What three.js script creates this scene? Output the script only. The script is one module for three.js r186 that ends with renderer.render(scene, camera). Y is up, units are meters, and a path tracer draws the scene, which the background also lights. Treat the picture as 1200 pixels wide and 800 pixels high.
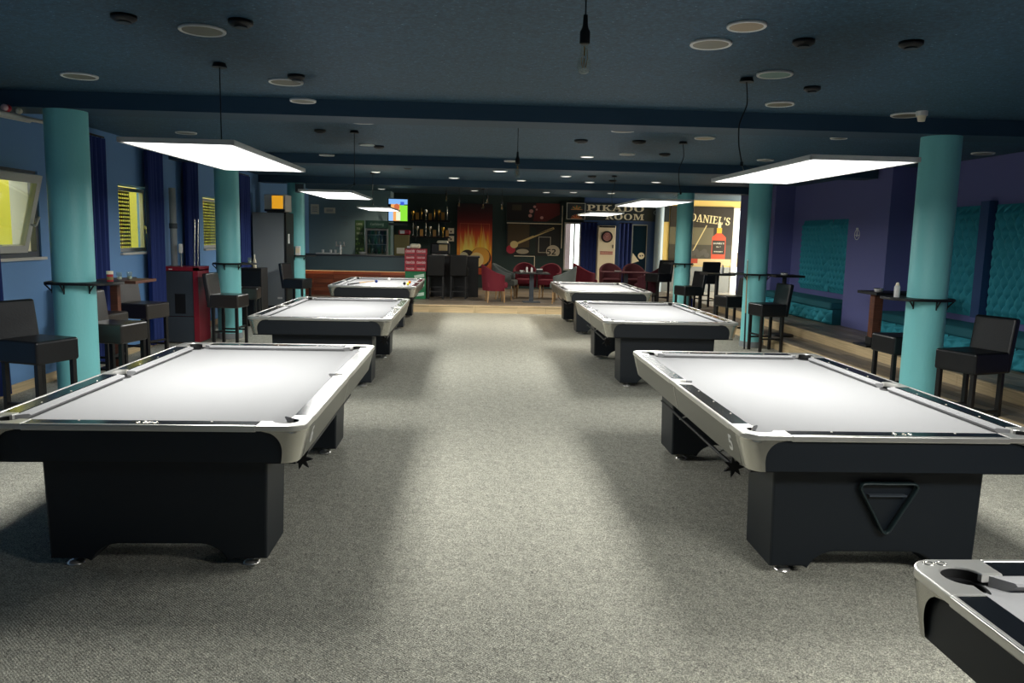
import * as THREE from 'three';
import { RectAreaLightUniformsLib } from 'three/addons/lights/RectAreaLightUniformsLib.js';
import { RoundedBoxGeometry } from 'three/addons/geometries/RoundedBoxGeometry.js';
import { mergeGeometries, toCreasedNormals } from 'three/addons/utils/BufferGeometryUtils.js';
import { FontLoader } from 'three/addons/loaders/FontLoader.js';
import { TextGeometry } from 'three/addons/geometries/TextGeometry.js';

RectAreaLightUniformsLib.init();
const scene = new THREE.Scene();

// ---------------------------------------------------------------- camera
const F = 922.5386, PITCH = -0.132520426, ROLL = 0.0226968896, YAW = -0.0504045073, EYE = 1.73624;
const camera = new THREE.PerspectiveCamera(2 * Math.atan(400 / F) * 180 / Math.PI, 1.5, 0.05, 200);
camera.rotation.order = 'YXZ';
camera.rotation.set(PITCH, YAW, ROLL);
camera.position.set(0, EYE, 0);
camera.updateMatrixWorld();
scene.add(camera);

// ---------------------------------------------------------------- daylight and exposure
scene.background = new THREE.Color().setRGB(3.6, 3.5, 3.3);      // bright hazy sky, seen and felt only through windows and doors
const renderer = new THREE.WebGLRenderer({ antialias: true });
renderer.toneMapping = THREE.LinearToneMapping;
renderer.toneMappingExposure = 1.0;
renderer.shadowMap.enabled = true;
const LAMP_POWER = 27;                                            // luminance of the pool table lamps
const DAY = 14;                                                   // daylight through the added, unseen vestibule window

// ---------------------------------------------------------------- pixel helpers (1200 x 800 frame)
const ray = (x, y) => new THREE.Vector3((x - 600) / F, (400 - y) / F, -1).applyEuler(camera.rotation);
const aty = (x, y, Y) => { const d = ray(x, y); return d.multiplyScalar((Y - EYE) / d.y).add(camera.position); };
const atz = (x, y, Z) => { const d = ray(x, y); return d.multiplyScalar(Z / d.z).add(camera.position); };

// ---------------------------------------------------------------- helpers
let seed = 7;
const rnd = () => { seed |= 0; seed = seed + 0x6D2B79F5 | 0; let t = Math.imul(seed ^ seed >>> 15, 1 | seed); t = t + Math.imul(t ^ t >>> 7, 61 | t) ^ t; return ((t ^ t >>> 14) >>> 0) / 4294967296; };
const rr = (a, b) => a + (b - a) * rnd();
const used = new Map();
function numbered(name) { const n = used.get(name) || 0; used.set(name, n + 1); return n ? name + '_' + String(n).padStart(3, '0') : name; }
function tag(o, label, category, group) { o.userData.label = label; o.userData.category = category; if (group) o.userData.group = group; return o; }
function thing(name, label, category, pos = [0, 0, 0], turn = 0, group) {
  const o = new THREE.Group(); o.name = numbered(name); o.position.set(...pos); o.rotation.y = turn; scene.add(o);
  return tag(o, label, category, group);
}
function part(name, geo, mat, parent) { const m = new THREE.Mesh(Array.isArray(geo) ? merge(geo) : geo, mat); m.name = name; parent.add(m); return m; }
function solo(name, geo, mat, label, category, group) { const m = part(numbered(name), geo, mat, scene); return tag(m, label, category, group); }
function struct(name, geo, mat, label) { const m = part(numbered(name), geo, mat, scene); m.userData.kind = 'structure'; if (label) m.userData.label = label; return m; }
function structGroup(name, label) { const g = new THREE.Group(); g.name = numbered(name); g.userData.kind = 'structure'; if (label) g.userData.label = label; scene.add(g); return g; }
function copy(o, pos, turn, label, group) {
  const c = o.clone(); c.name = numbered(o.name.replace(/_\d\d\d$/, '')); c.position.set(...pos); c.rotation.y = turn; c.userData = { ...o.userData };
  if (label) c.userData.label = label; if (group) c.userData.group = group; scene.add(c); return c;
}
function merge(list) {
  const l = list.map(g => { const h = g.index ? g.toNonIndexed() : g; for (const k of Object.keys(h.attributes)) if (!['position', 'normal', 'uv'].includes(k)) h.deleteAttribute(k); return h; });
  return l.length > 1 ? mergeGeometries(l) : l[0];
}
function uvm(g, s = 1) {                                           // uv in metres by the way a face points
  const h = g.index ? g.toNonIndexed() : g, p = h.attributes.position, n = p.count, uv = new Float32Array(n * 2);
  const a = new THREE.Vector3(), b = new THREE.Vector3(), c = new THREE.Vector3();
  for (let i = 0; i < n; i += 3) {
    a.fromBufferAttribute(p, i); b.fromBufferAttribute(p, i + 1).sub(a); c.fromBufferAttribute(p, i + 2).sub(a); b.cross(c);
    const x = Math.abs(b.x), y = Math.abs(b.y), z = Math.abs(b.z);
    for (let k = i; k < i + 3; k++) {
      const X = p.getX(k), Y = p.getY(k), Z = p.getZ(k);
      if (y >= x && y >= z) { uv[2 * k] = X * s; uv[2 * k + 1] = Z * s; } else if (x >= z) { uv[2 * k] = Z * s; uv[2 * k + 1] = Y * s; } else { uv[2 * k] = X * s; uv[2 * k + 1] = Y * s; }
    }
  }
  h.setAttribute('uv', new THREE.BufferAttribute(uv, 2)); return h;
}
const swapUV = g => { const u = g.attributes.uv; for (let i = 0; i < u.count; i++) u.setXY(i, u.getY(i), u.getX(i)); return g; };
const box = (w, h, d, x = 0, y = 0, z = 0) => uvm(new THREE.BoxGeometry(w, h, d).translate(x, y, z));
const bb = (x0, x1, y0, y1, z0, z1) => box(x1 - x0, y1 - y0, z1 - z0, (x0 + x1) / 2, (y0 + y1) / 2, (z0 + z1) / 2);
const rbox = (w, h, d, r, x = 0, y = 0, z = 0, s = 2) => uvm(new RoundedBoxGeometry(w, h, d, s, r).translate(x, y, z));
const cyl = (r0, r1, h, x = 0, y = 0, z = 0, n = 24) => new THREE.CylinderGeometry(r0, r1, h, n).translate(x, y, z);
const lathe = (pts, n = 24) => new THREE.LatheGeometry(pts.map(p => new THREE.Vector2(p[0], p[1])), n);
const tube = (pts, r, seg = 24, n = 8, closed = false) => new THREE.TubeGeometry(new THREE.CatmullRomCurve3(pts.map(p => new THREE.Vector3(...p)), closed, 'catmullrom', 0.3), seg, r, n, closed);
function rod(a, b, r0, r1 = r0, n = 10) {
  const A = new THREE.Vector3(...a), B = new THREE.Vector3(...b), d = B.clone().sub(A);
  const g = new THREE.CylinderGeometry(r1, r0, d.length(), n); g.applyQuaternion(new THREE.Quaternion().setFromUnitVectors(new THREE.Vector3(0, 1, 0), d.clone().normalize()));
  return g.translate((A.x + B.x) / 2, (A.y + B.y) / 2, (A.z + B.z) / 2);
}
function slab(pts, y0, y1, bevel = 0, holes = []) {                // outline in x,z extruded from y0 to y1
  const s = new THREE.Shape(pts.map(p => new THREE.Vector2(p[0], -p[1])));
  for (const h of holes) s.holes.push(new THREE.Path(h.map(p => new THREE.Vector2(p[0], -p[1]))));
  const g = new THREE.ExtrudeGeometry(s, { depth: y1 - y0 - 2 * bevel, bevelEnabled: bevel > 0, bevelSize: bevel, bevelThickness: bevel, bevelSegments: 2, bevelOffset: -bevel, curveSegments: 12 });
  g.rotateX(-Math.PI / 2); g.translate(0, y0 + bevel, 0); return uvm(g);
}
function panel(pts, z0, z1, bevel = 0, holes = []) {               // outline in x,y extruded from z0 to z1
  const s = new THREE.Shape(pts.map(p => new THREE.Vector2(p[0], p[1])));
  for (const h of holes) s.holes.push(new THREE.Path(h.map(p => new THREE.Vector2(p[0], p[1]))));
  const g = new THREE.ExtrudeGeometry(s, { depth: z1 - z0 - 2 * bevel, bevelEnabled: bevel > 0, bevelSize: bevel, bevelThickness: bevel, bevelSegments: 2, bevelOffset: -bevel, curveSegments: 12 });
  g.translate(0, 0, z0 + bevel); return uvm(g);
}
function arc(cx, cy, r, a0, a1, n = 10) { const o = []; for (let i = 0; i <= n; i++) { const a = a0 + (a1 - a0) * i / n; o.push([cx + r * Math.cos(a), cy + r * Math.sin(a)]); } return o; }
function grid(nu, nv, f) {                                         // parametric surface f(u, v) -> [x, y, z]
  const pos = [], uv = [], idx = [];
  for (let j = 0; j <= nv; j++) for (let i = 0; i <= nu; i++) { pos.push(...f(i / nu, j / nv)); uv.push(i / nu, j / nv); }
  for (let j = 0; j < nv; j++) for (let i = 0; i < nu; i++) { const a = j * (nu + 1) + i, b = a + 1, c = a + nu + 1, d = c + 1; idx.push(a, b, d, a, d, c); }
  const g = new THREE.BufferGeometry(); g.setAttribute('position', new THREE.Float32BufferAttribute(pos, 3)); g.setAttribute('uv', new THREE.Float32BufferAttribute(uv, 2)); g.setIndex(idx); g.computeVertexNormals(); return g;
}

// ---------------------------------------------------------------- textures
function dataTex(n, fn, color = true, rep = 1) {
  const d = new Uint8Array(n * n * 4);
  for (let y = 0; y < n; y++) for (let x = 0; x < n; x++) { const c = fn(x, y); const i = (y * n + x) * 4; for (let k = 0; k < 3; k++) d[i + k] = Math.max(0, Math.min(255, c.length ? c[k] : c)); d[i + 3] = 255; }
  const t = new THREE.DataTexture(d, n, n); t.wrapS = t.wrapT = THREE.RepeatWrapping; t.magFilter = THREE.LinearFilter; t.minFilter = THREE.LinearMipmapLinearFilter; t.generateMipmaps = true;
  if (color) t.colorSpace = THREE.SRGBColorSpace; t.repeat.set(rep, rep); t.needsUpdate = true; return t;
}
function tileNoise(n, cells) {                                     // smooth noise that tiles
  const g = new Float32Array(cells * cells).map(() => rnd()), s = t => t * t * (3 - 2 * t);
  return (x, y) => { const u = x / n * cells, v = y / n * cells, i = Math.floor(u), j = Math.floor(v), a = s(u - i), b = s(v - j), q = (p, r) => g[((r % cells + cells) % cells) * cells + (p % cells + cells) % cells]; return (q(i, j) * (1 - a) + q(i + 1, j) * a) * (1 - b) + (q(i, j + 1) * (1 - a) + q(i + 1, j + 1) * a) * b; };
}
function canvasTex(w, h, draw) {
  const c = document.createElement('canvas'); c.width = w; c.height = h; const g = c.getContext('2d'); draw(g, w, h);
  const t = new THREE.CanvasTexture(c); t.colorSpace = THREE.SRGBColorSpace; return t;
}
const N = 1024, cn1 = tileNoise(N, 24), cn2 = tileNoise(N, 200), cn3 = tileNoise(N, 420);
const carpetH = new Float32Array(N * N);
for (let y = 0; y < N; y++) for (let x = 0; x < N; x++) {          // rows of woven loops, about 7 mm apart
  const row = Math.floor(y / 8), w = Math.sin(Math.PI * (y % 8 + .5) / 8) * (.55 + .45 * Math.sin(Math.PI * 2 * (x / 16 + (row % 2) * .5)));
  carpetH[y * N + x] = .42 * w + .33 * cn3(x, y) + .25 * cn2(x, y);
}
const yarn1 = tileNoise(N, 340), yarn2 = tileNoise(N, 128);           // heathered yarn: pale and dark threads mixed, independent of the loops
const carpetMap = dataTex(N, (x, y) => { const k = 163 + 120 * (yarn1(x, y) - .5) + 40 * (yarn2(x, y) - .5) + 14 * (cn1(x, y) - .5); return [k, k * .99, k * .91]; });
const carpetBump = dataTex(N, (x, y) => 255 * carpetH[y * N + x], false);
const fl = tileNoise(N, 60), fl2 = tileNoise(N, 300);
const paintedGlints = new Float32Array(N * N);  // glints off the ceiling bumps, painted into its colour as pale dashes
for (let i = 0; i < 240; i++) { const x = Math.floor(rnd() * N), y = Math.floor(rnd() * N), l = 5 + Math.floor(rnd() * 11), a = rr(.3, .85), h = rnd() > .5 ? 3 : 2, sl = rr(-.3, .3); for (let k = 0; k < l; k++) for (let q = 0; q < h; q++) paintedGlints[((y + q + Math.floor(k * sl) + N) % N) * N + (x + k) % N] = a; }
const ceilMap = dataTex(N, (x, y) => { const f = paintedGlints[y * N + x], k = .86 + .28 * (fl(x, y) - .5) + .25 * (fl2(x, y) - .5); return [54 * k + 150 * f, 92 * k + 150 * f, 116 * k + 140 * f]; });
const plaster = tileNoise(512, 90), plaster2 = tileNoise(512, 16);
const plasterBump = dataTex(512, (x, y) => 120 + 80 * plaster(x, y) + 40 * plaster2(x, y), false);
const wn1 = tileNoise(512, 8), wn2 = tileNoise(512, 64);
const wn4 = tileNoise(512, 128), wn5 = tileNoise(512, 4);
const woodFn = (base, amp) => (x, y) => { const f = wn2(x * .06, y * 2.2), h = wn4(x * .05, y * 3.1), b = wn5(x * .5, y * 1.5), k = 1 + amp * (.55 * (f - .5) + .4 * (h - .5) + .5 * (b - .5)); return base.map(q => q * k); };
const woodGrey = dataTex(512, woodFn([150, 138, 122], .34)), woodPale = dataTex(512, woodFn([205, 182, 142], .26)), woodRed = dataTex(512, woodFn([134, 74, 48], .6)), woodBrown = dataTex(512, woodFn([104, 62, 44], .5));
const weave = tileNoise(512, 256), weaveB = dataTex(512, (x, y) => 110 + 60 * Math.sin(x * Math.PI / 2) * Math.sin(y * Math.PI / 2) + 70 * weave(x, y), false, 6);

// ---------------------------------------------------------------- materials
const M = (o) => new THREE.MeshPhysicalMaterial(o);
const col = (r, g, b) => new THREE.Color(r / 255, g / 255, b / 255).convertSRGBToLinear();
const mat = {
  carpet: M({ map: carpetMap, bumpMap: carpetBump, bumpScale: .006, roughness: .95 }),
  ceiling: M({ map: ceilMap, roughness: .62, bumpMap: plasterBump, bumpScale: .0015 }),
  beam: M({ color: col(36, 66, 88), roughness: .6 }),
  blueWall: M({ color: col(104, 148, 196), roughness: .7, bumpMap: plasterBump, bumpScale: .0015 }),
  purpleWall: M({ color: col(110, 114, 172), roughness: .6, bumpMap: plasterBump, bumpScale: .001 }),
  darkWall: M({ color: col(36, 56, 54), roughness: .7, bumpMap: plasterBump, bumpScale: .001 }),
  greyWall: M({ color: col(140, 164, 168), roughness: .7, bumpMap: plasterBump, bumpScale: .001 }),
  creamWall: M({ color: col(246, 214, 128), roughness: .7 }),
  navyWall: M({ color: col(50, 80, 128), roughness: .7 }),
  column: M({ color: col(132, 214, 216), roughness: .45, bumpMap: plasterBump, bumpScale: .002 }),
  cloth: M({ color: col(140, 140, 141), roughness: .95, sheen: .3, bumpMap: weaveB, bumpScale: .0003 }),
  railTop: M({ color: col(16, 18, 22), roughness: .22, clearcoat: .5, clearcoatRoughness: .12 }),
  blackPanel: M({ color: col(12, 22, 31), roughness: .45 }),
  chrome: M({ color: col(228, 226, 220), metalness: .8, roughness: .3 }),
  silver: M({ color: col(190, 188, 180), metalness: .9, roughness: .2 }),
  brushed: M({ color: col(128, 127, 120), metalness: .8, roughness: .34 }),
  black: M({ color: col(14, 15, 17), roughness: .5 }),
  blackRubber: M({ color: col(10, 10, 11), roughness: .7 }),
  leather: M({ color: col(17, 18, 21), roughness: .36, bumpMap: plasterBump, bumpScale: .0012 }),
  leatherBrown: M({ color: col(44, 40, 37), roughness: .3, clearcoat: .3, clearcoatRoughness: .3, bumpMap: plasterBump, bumpScale: .0012 }),
  legDark: M({ color: col(16, 15, 15), roughness: .45 }),
  woodGrey: M({ map: woodGrey, roughness: .45 }),
  woodGrey2: M({ map: woodGrey, color: col(226, 222, 214), roughness: .5 }),
  woodGrey3: M({ map: woodGrey, color: col(206, 208, 212), roughness: .48 }),
  woodPale: M({ map: woodPale, roughness: .5 }),
  woodRed: M({ map: woodRed, roughness: .4 }),
  woodRed2: M({ map: woodRed, color: col(220, 200, 190), roughness: .45 }),
  woodBrown: M({ map: woodBrown, roughness: .45 }),
  legWood: M({ map: woodPale, color: col(220, 200, 180), roughness: .5 }),
  teal: M({ color: col(52, 158, 176), roughness: .8, sheen: 1, sheenColor: col(60, 170, 180), sheenRoughness: .5 }),
  tealDark: M({ color: col(24, 96, 108), roughness: .8, sheen: .6, sheenColor: col(40, 120, 130), sheenRoughness: .5 }),
  curtain: M({ color: col(34, 52, 112), roughness: .9, sheen: .4, sheenColor: col(70, 90, 150) }),
  redVelvet: M({ color: col(104, 20, 36), roughness: .85, sheen: .7, sheenColor: col(170, 60, 80) }),
  maroon: M({ color: col(70, 22, 34), roughness: .85, sheen: .5, sheenColor: col(120, 50, 60) }),
  greyVelvet: M({ color: col(92, 98, 96), roughness: .85, sheen: .6, sheenColor: col(140, 145, 140) }),
  white: M({ color: col(232, 232, 228), roughness: .5 }),
  offWhite: M({ color: col(248, 236, 206), roughness: .5 }),
  grey: M({ color: col(140, 146, 148), roughness: .5 }),
  darkGrey: M({ color: col(58, 66, 74), roughness: .5 }),
  red: M({ color: col(176, 22, 44), roughness: .45 }),
  heaterRed: M({ color: col(140, 30, 46), roughness: .4 }),
  green: M({ color: col(22, 118, 74), roughness: .5 }),
  khaki: M({ color: col(132, 122, 74), roughness: .7 }),
  gold: M({ color: col(226, 178, 82), metalness: 1, roughness: .25 }),
  silverCup: M({ color: col(214, 210, 196), metalness: 1, roughness: .22 }),
  pane: M({ color: col(240, 246, 246), transmission: 1, thickness: 0, roughness: .03, ior: 1.45 }),
  bulbGlass: M({ color: col(250, 248, 240), transmission: 1, thickness: 0, roughness: .02 }),
  filament: M({ color: col(200, 150, 70), metalness: .8, roughness: .4 }),
  pvc: M({ color: col(196, 194, 186), roughness: .45 }),
  yellow: M({ color: col(246, 222, 70), roughness: .8 }),
  pink: M({ color: col(206, 176, 178), roughness: .8 }),
  shutter: M({ color: col(104, 92, 44), roughness: .7 }),
  tile: M({ color: col(196, 190, 178), roughness: .18 }),
  diffuser: M({ color: col(245, 245, 245), emissive: new THREE.Color(1, .99, .97), emissiveIntensity: 3.2, roughness: .6 }),
  blueJug: M({ color: col(20, 60, 220), roughness: .25 }),
  clearJug: M({ color: col(214, 226, 236), transmission: .5, thickness: 0, roughness: .15 }),
  sight: M({ color: col(240, 238, 230), roughness: .3 }),
};

// ================================================================= SETTING
const XL = -4.75, XR = 6.95, ZB = -24, ZF = 3.2, CEIL = 2.95, BEAMY = 2.8, PB = .17, P1 = .16, P2 = .30;
struct('floor', bb(XL - .3, 10, -.2, 0, ZB - .3, ZF + .3), mat.carpet, 'grey woven loop carpet between the pool tables');
struct('ceiling', bb(XL - .3, 10, CEIL, CEIL + .2, ZB - .3, ZF + .3), mat.ceiling, 'dark blue ceiling with painted glints');
const BEAMS = [[-8.0, -7.55], [-13.15, -12.7], [-18.25, -17.8]];
BEAMS.forEach(([a, b]) => struct('ceiling_beam', bb(XL, XR, BEAMY, CEIL - .001, a, b), mat.beam, 'dark blue ceiling beam across the room'));
// left wall with three window openings
const WIN = [[-8.95, -7.75, 1.4, 2.32], [-12.2, -10.9, 1.4, 2.3], [-15.9, -14.2, 1.4, 2.3]];
{
  const g = [bb(XL - .3, XL, 0, 1.4, ZB, ZF), bb(XL - .3, XL, 2.32, CEIL, ZB, ZF)];
  let z = ZF; for (const [a, b] of WIN) { g.push(bb(XL - .3, XL, 1.4, 2.32, b, z)); z = a; } g.push(bb(XL - .3, XL, 1.4, 2.32, ZB, z));
  struct('wall_left', g, mat.blueWall, 'blue painted wall with three windows');
}
struct('baseboard_left', bb(XL, XL + .015, 0, .1, -17.6, ZF), mat.woodPale, 'pale wooden baseboard along the blue wall');
struct('wall_right', bb(XR, XR + .2, 0, CEIL, -20.6, ZF), mat.purpleWall, 'violet blue wall behind the benches');
struct('wall_front', bb(XL - .3, XR + .2, 0, CEIL, ZF, ZF + .3), mat.blueWall, 'blue wall');
struct('wall_vestibule', [bb(9.6, 9.8, 0, .5, ZB, -20.6), bb(9.6, 9.8, 2.6, CEIL, ZB, -20.6), bb(9.6, 9.8, .5, 2.6, ZB, -23.6), bb(9.6, 9.8, .5, 2.6, -21.2, -20.6), bb(XR + .2, 9.8, 0, CEIL, -20.6, -20.4)], mat.creamWall, 'cream wall of the bright entrance');
// back wall with a window and a glazed entrance
struct('wall_back', [bb(XL - .3, 2.72, 0, CEIL, ZB - .3, ZB), bb(2.72, 3.24, 0, .75, ZB - .3, ZB), bb(2.72, 3.24, 2.2, CEIL, ZB - .3, ZB), bb(3.24, 5.75, 0, CEIL, ZB - .3, ZB)], mat.darkWall, 'dark green back wall');
struct('wall_entrance', [bb(5.75, 7.9, .95, CEIL, ZB - .3, ZB), bb(7.9, 9.0, 2.75, CEIL, ZB - .3, ZB), bb(9.0, 9.8, .95, CEIL, ZB - .3, ZB)], mat.creamWall, 'cream yellow wall beside the entrance');
struct('trim_1', [bb(5.75, 7.9, 0, .95, ZB - .3, ZB), bb(9.0, 9.8, 0, .95, ZB - .3, ZB)], mat.grey, 'grey lower part of the entrance wall');
struct('wall_bar', bb(XL, -2.42, PB, CEIL, ZB, ZB + .9), mat.greyWall, 'grey wall behind the bar counter');
// navy partition beside the entrance and its rounded pale end
struct('wall_partition', bb(3.3, 5.45, PB, CEIL, ZB, ZB + .12), mat.navyWall, 'dark blue wall around the dart machine');
struct('trim_2', cyl(.13, .13, CEIL - PB, 5.58, (CEIL + PB) / 2, ZB + .2, 32), M({ color: col(178, 200, 214), roughness: .35 }), 'rounded pale blue pillar beside the entrance');

// ---- back platform
{
  const g = structGroup('platform', 'low wooden platform in front of the bar');
  part('deck', bb(XL, 10, 0, PB - .012, ZB, -17.79), mat.woodBrown, g);
  const rows = 26, d = (24 - 17.8) / rows;
  for (let i = 0; i < rows; i++) {                                  // planks run across the room
    let x = XL + .01 - (i % 3) * .55; const m = [mat.woodGrey, mat.woodGrey2, mat.woodGrey3];
    while (x < 5.7) { const x1 = Math.min(x + 1.9, 5.72), x0 = Math.max(x, XL + .01); if (x1 - x0 > .1) part('plank', bb(x0, x1 - .004, PB - .012, PB + .001 * (i % 2), -17.8 - (i + 1) * d + .004, -17.8 - i * d), m[Math.floor(rnd() * 3)], g); x += 1.9; }
  }
  for (let x = XL; x < 4.9; x += 1.6) part('riser_board', bb(x, Math.min(x + 1.6, 4.95) - .004, 0, PB - .03, -17.79, -17.775), mat.woodPale, g);
  part('nosing', rbox(4.95 - XL, .03, .06, .008, (4.95 + XL) / 2, PB - .012, -17.795), mat.woodPale, g);
}
// ---- right platform: two steps of planks
{
  const g = structGroup('platform', 'two stepped wooden platform in front of the teal benches');
  const z0 = -17.74, z1 = ZF - .1;
  part('deck', [bb(4.97, 5.56, 0, P1 - .012, z0, z1), bb(5.54, XR, 0, P2 - .012, z0, z1)], mat.woodBrown, g);
  const m = [mat.woodGrey, mat.woodGrey2, mat.woodGrey3];
  const lay = (xa, xb, y, n) => { const w = (xb - xa) / n; for (let i = 0; i < n; i++) { let z = z1 + .4 * (i % 3); while (z > z0) { const a = Math.max(z - 1.35, z0), b = Math.min(z, z1); if (b - a > .08 && a < -5) part('plank', swapUV(bb(xa + i * w + .002, xa + (i + 1) * w - .002, y - .012, y + .0012 * (i % 2), a + .003, b)), m[Math.floor(rnd() * 3)], g); z -= 1.35; } } };
  lay(4.99, 5.55, P1, 4); lay(5.57, XR, P2, 8);
  for (let z = -5; z > z0; z -= 1.8) { const a = Math.max(z - 1.8, z0); part('riser_board', bb(4.955, 4.97, 0, P1 - .026, a + .004, z), mat.woodPale, g); part('riser_board', bb(5.525, 5.54, P1, P2 - .026, a + .004, z), mat.woodPale, g); }
  part('nosing', rbox(.05, .026, z1 - z0, .008, 4.972, P1 - .012, (z0 + z1) / 2), mat.woodPale, g); part('nosing', rbox(.05, .026, z1 - z0, .008, 5.542, P2 - .012, (z0 + z1) / 2), mat.woodPale, g);
}
// ---- bright tiled floor of the entrance
{
  const g = structGroup('floor_tiles', 'pale glossy floor tiles at the entrance');
  for (let i = 0; i < 9; i++) for (let j = 0; j < 13; j++) { const x = 5.75 + i * .45, z = -17.8 - j * .475; if (x < XR + .25 && z > -20.4 ? x + .45 < XR : true) part('tile', bb(x, x + .444, PB - .02, PB + .002, z - .47, z), mat.tile, g); }
}
// ---- columns
const COLS = [[-3.82, -7.74, 'at the side of table six'], [-3.94, -12.92, 'beside the red framed stove'], [-3.98, -18.0, 'in front of the bar'], [4.58, -7.74, 'beside the high table with the ashtray'], [4.68, -12.92, 'with a cue leaning on it'], [4.80, -18.0, 'beside the entrance mural']];
COLS.forEach(([x, z, s]) => { const g = structGroup('column', 'turquoise round column ' + s); part('shaft', cyl(.186, .186, BEAMY, x, BEAMY / 2, z, 48), mat.column, g); part('base_ring', cyl(.195, .195, .09, x, .045, z, 48), mat.grey, g); });

// ---- windows on the left
function shutterWindow(z0, z1, y0, y1, n, strip) {
  const g = structGroup(n, 'window with a closed yellow lit roller shutter behind it');
  const x = XL - .22, w = .05;
  part('frame', [bb(x - .03, x + .03, y0, y0 + w, z0, z1), bb(x - .03, x + .03, y1 - w, y1, z0, z1), bb(x - .03, x + .03, y0 + w, y1 - w, z0, z0 + w), bb(x - .03, x + .03, y0 + w, y1 - w, z1 - w, z1)], mat.pvc, g);
  part('pane', bb(x - .004, x + .004, y0 + w, y1 - w, z0 + w, z1 - w), mat.pane, g);
  const rows = 15, zs = z0 + strip, h = (y1 - y0 - 2 * w) / rows;
  for (let i = 0; i < rows; i++) {                                  // shutter slats with a row of light slots under each
    const a = y0 + w + i * h, q = [bb(x - .063, x - .06, a + h * .45, a + h, zs, z1 - .01)];
    for (let z = zs; z < z1 - .03; z += .06) q.push(bb(x - .063, x - .06, a, a + h * .45, z, z + .02));
    part('shutter_slat', q, mat.shutter, g);
  }
  part('sill', bb(XL - .3, XL + .04, y0 - .03, y0, z0 - .02, z1 + .02), mat.pvc, g);
  part('handle', [box(.02, .05, .02, x + .04, y0 + .35, z0 + .03), box(.02, .1, .015, x + .06, y0 + .31, z0 + .03)], mat.silver, g);
}
{
  const [z0, z1, y0, y1] = WIN[0], g = structGroup('window_1', 'pale framed window tilted open into the room'), w = .06, x = XL - .05;
  part('frame', [bb(x - .03, x + .03, y0, y0 + w, z0, z1), bb(x - .03, x + .03, y1 - w, y1, z0, z1), bb(x - .03, x + .03, y0 + w, y1 - w, z0, z0 + w), bb(x - .03, x + .03, y0 + w, y1 - w, z1 - w, z1)], mat.darkGrey, g);
  const s = new THREE.Group(); s.name = 'sash'; s.position.set(XL + .02, y0 + .06, 0); s.rotation.z = -.24; g.add(s);
  const a = z0 + .36, b = z1, H = y1 - y0 - .1;
  part('sash_frame', [bb(-.03, .03, 0, .075, a, b), bb(-.03, .03, H - .085, H, a, b), bb(-.03, .03, .075, H - .085, a, a + .075), bb(-.03, .03, .075, H - .085, b - .075, b)], mat.pvc, s);
  part('pane', bb(-.004, .004, .075, H - .085, a + .075, b - .075), mat.pane, s);
  part('handle', tube([[.03, .3, a + .03], [.07, .3, a + .03], [.075, .34, a + .02], [.08, .4, a + .012]], .012, 12, 8), mat.pvc, s);
  part('reveal', bb(XL - .3, x - .03, y0, y1, z0, z0 + .012), mat.pvc, g);
  for (let i = 0; i < 5; i++) part('blind_strip', bb(x - .16, x - .145, y0, y1, z0 + .5 + i * .13, z0 + .55 + i * .13), i % 2 ? mat.white : mat.yellow, g);
  part('sill', bb(XL - .3, XL + .05, y0 - .03, y0, z0 - .02, z1 + .02), mat.pvc, g);
}
shutterWindow(...WIN[1], 'window_2', .3); shutterWindow(...WIN[2], 'window_3', .1);
solo('neighbouring_wall', bb(XL - 1.6, XL - 1.4, -.5, 3.4, -30, -6), mat.yellow, 'sunlit yellow wall outside the shuttered windows', 'wall');
// ---- window and door at the back
{
  const g = structGroup('window_4', 'narrow bright window left of the blue curtain');
  part('frame', [bb(2.72, 2.76, .75, 2.2, ZB - .1, ZB + .03), bb(3.2, 3.24, .75, 2.2, ZB - .1, ZB + .03), bb(2.76, 3.2, .75, .8, ZB - .1, ZB + .03), bb(2.76, 3.2, 2.15, 2.2, ZB - .1, ZB + .03), bb(3.02, 3.05, .8, 2.15, ZB - .1, ZB + .02)], mat.pvc, g);
  part('pane', bb(2.76, 3.02, .8, 2.15, ZB - .05, ZB - .04), mat.pane, g); part('pane', bb(3.05, 3.2, .8, 2.15, ZB - .05, ZB - .04), mat.pane, g);
  solo('neighbouring_wall', bb(1.5, 3.06, -.5, 4, ZB - 1.4, ZB - 1.2), mat.pink, 'pinkish wall outside the narrow back window', 'wall');
  const d = structGroup('door_1', 'glazed entrance door full of daylight');
  part('frame', [bb(7.9, 7.98, PB, 2.75, ZB - .1, ZB + .02), bb(8.92, 9, PB, 2.75, ZB - .1, ZB + .02), bb(7.98, 8.92, 2.67, 2.75, ZB - .1, ZB + .02), bb(7.98, 8.92, PB, PB + .08, ZB - .1, ZB + .02)], mat.white, d);
  part('pane', bb(7.98, 8.92, PB + .08, 2.67, ZB - .05, ZB - .04), mat.pane, d); part('handle', bb(8.06, 8.09, .95, 1.4, ZB, ZB + .06), mat.silver, d);
  const w = structGroup('added_window_5', 'large unseen side window added to light the entrance mural');  // out of view, added so daylight reaches the mural
  part('frame', [bb(9.6, 9.7, .5, .56, -23.6, -21.2), bb(9.6, 9.7, 2.54, 2.6, -23.6, -21.2), bb(9.6, 9.7, .56, 2.54, -23.6, -23.54), bb(9.6, 9.7, .56, 2.54, -21.26, -21.2)], mat.white, w);
  part('pane', bb(9.64, 9.65, .56, 2.54, -23.54, -21.26), mat.pane, w);
  const l = new THREE.RectAreaLight(0xfff6e6, DAY, 2.2, 1.9); l.position.set(9.58, 1.55, -22.4); l.lookAt(0, 1.2, -22.6); l.name = 'added_window_daylight'; scene.add(l);
}

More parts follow.
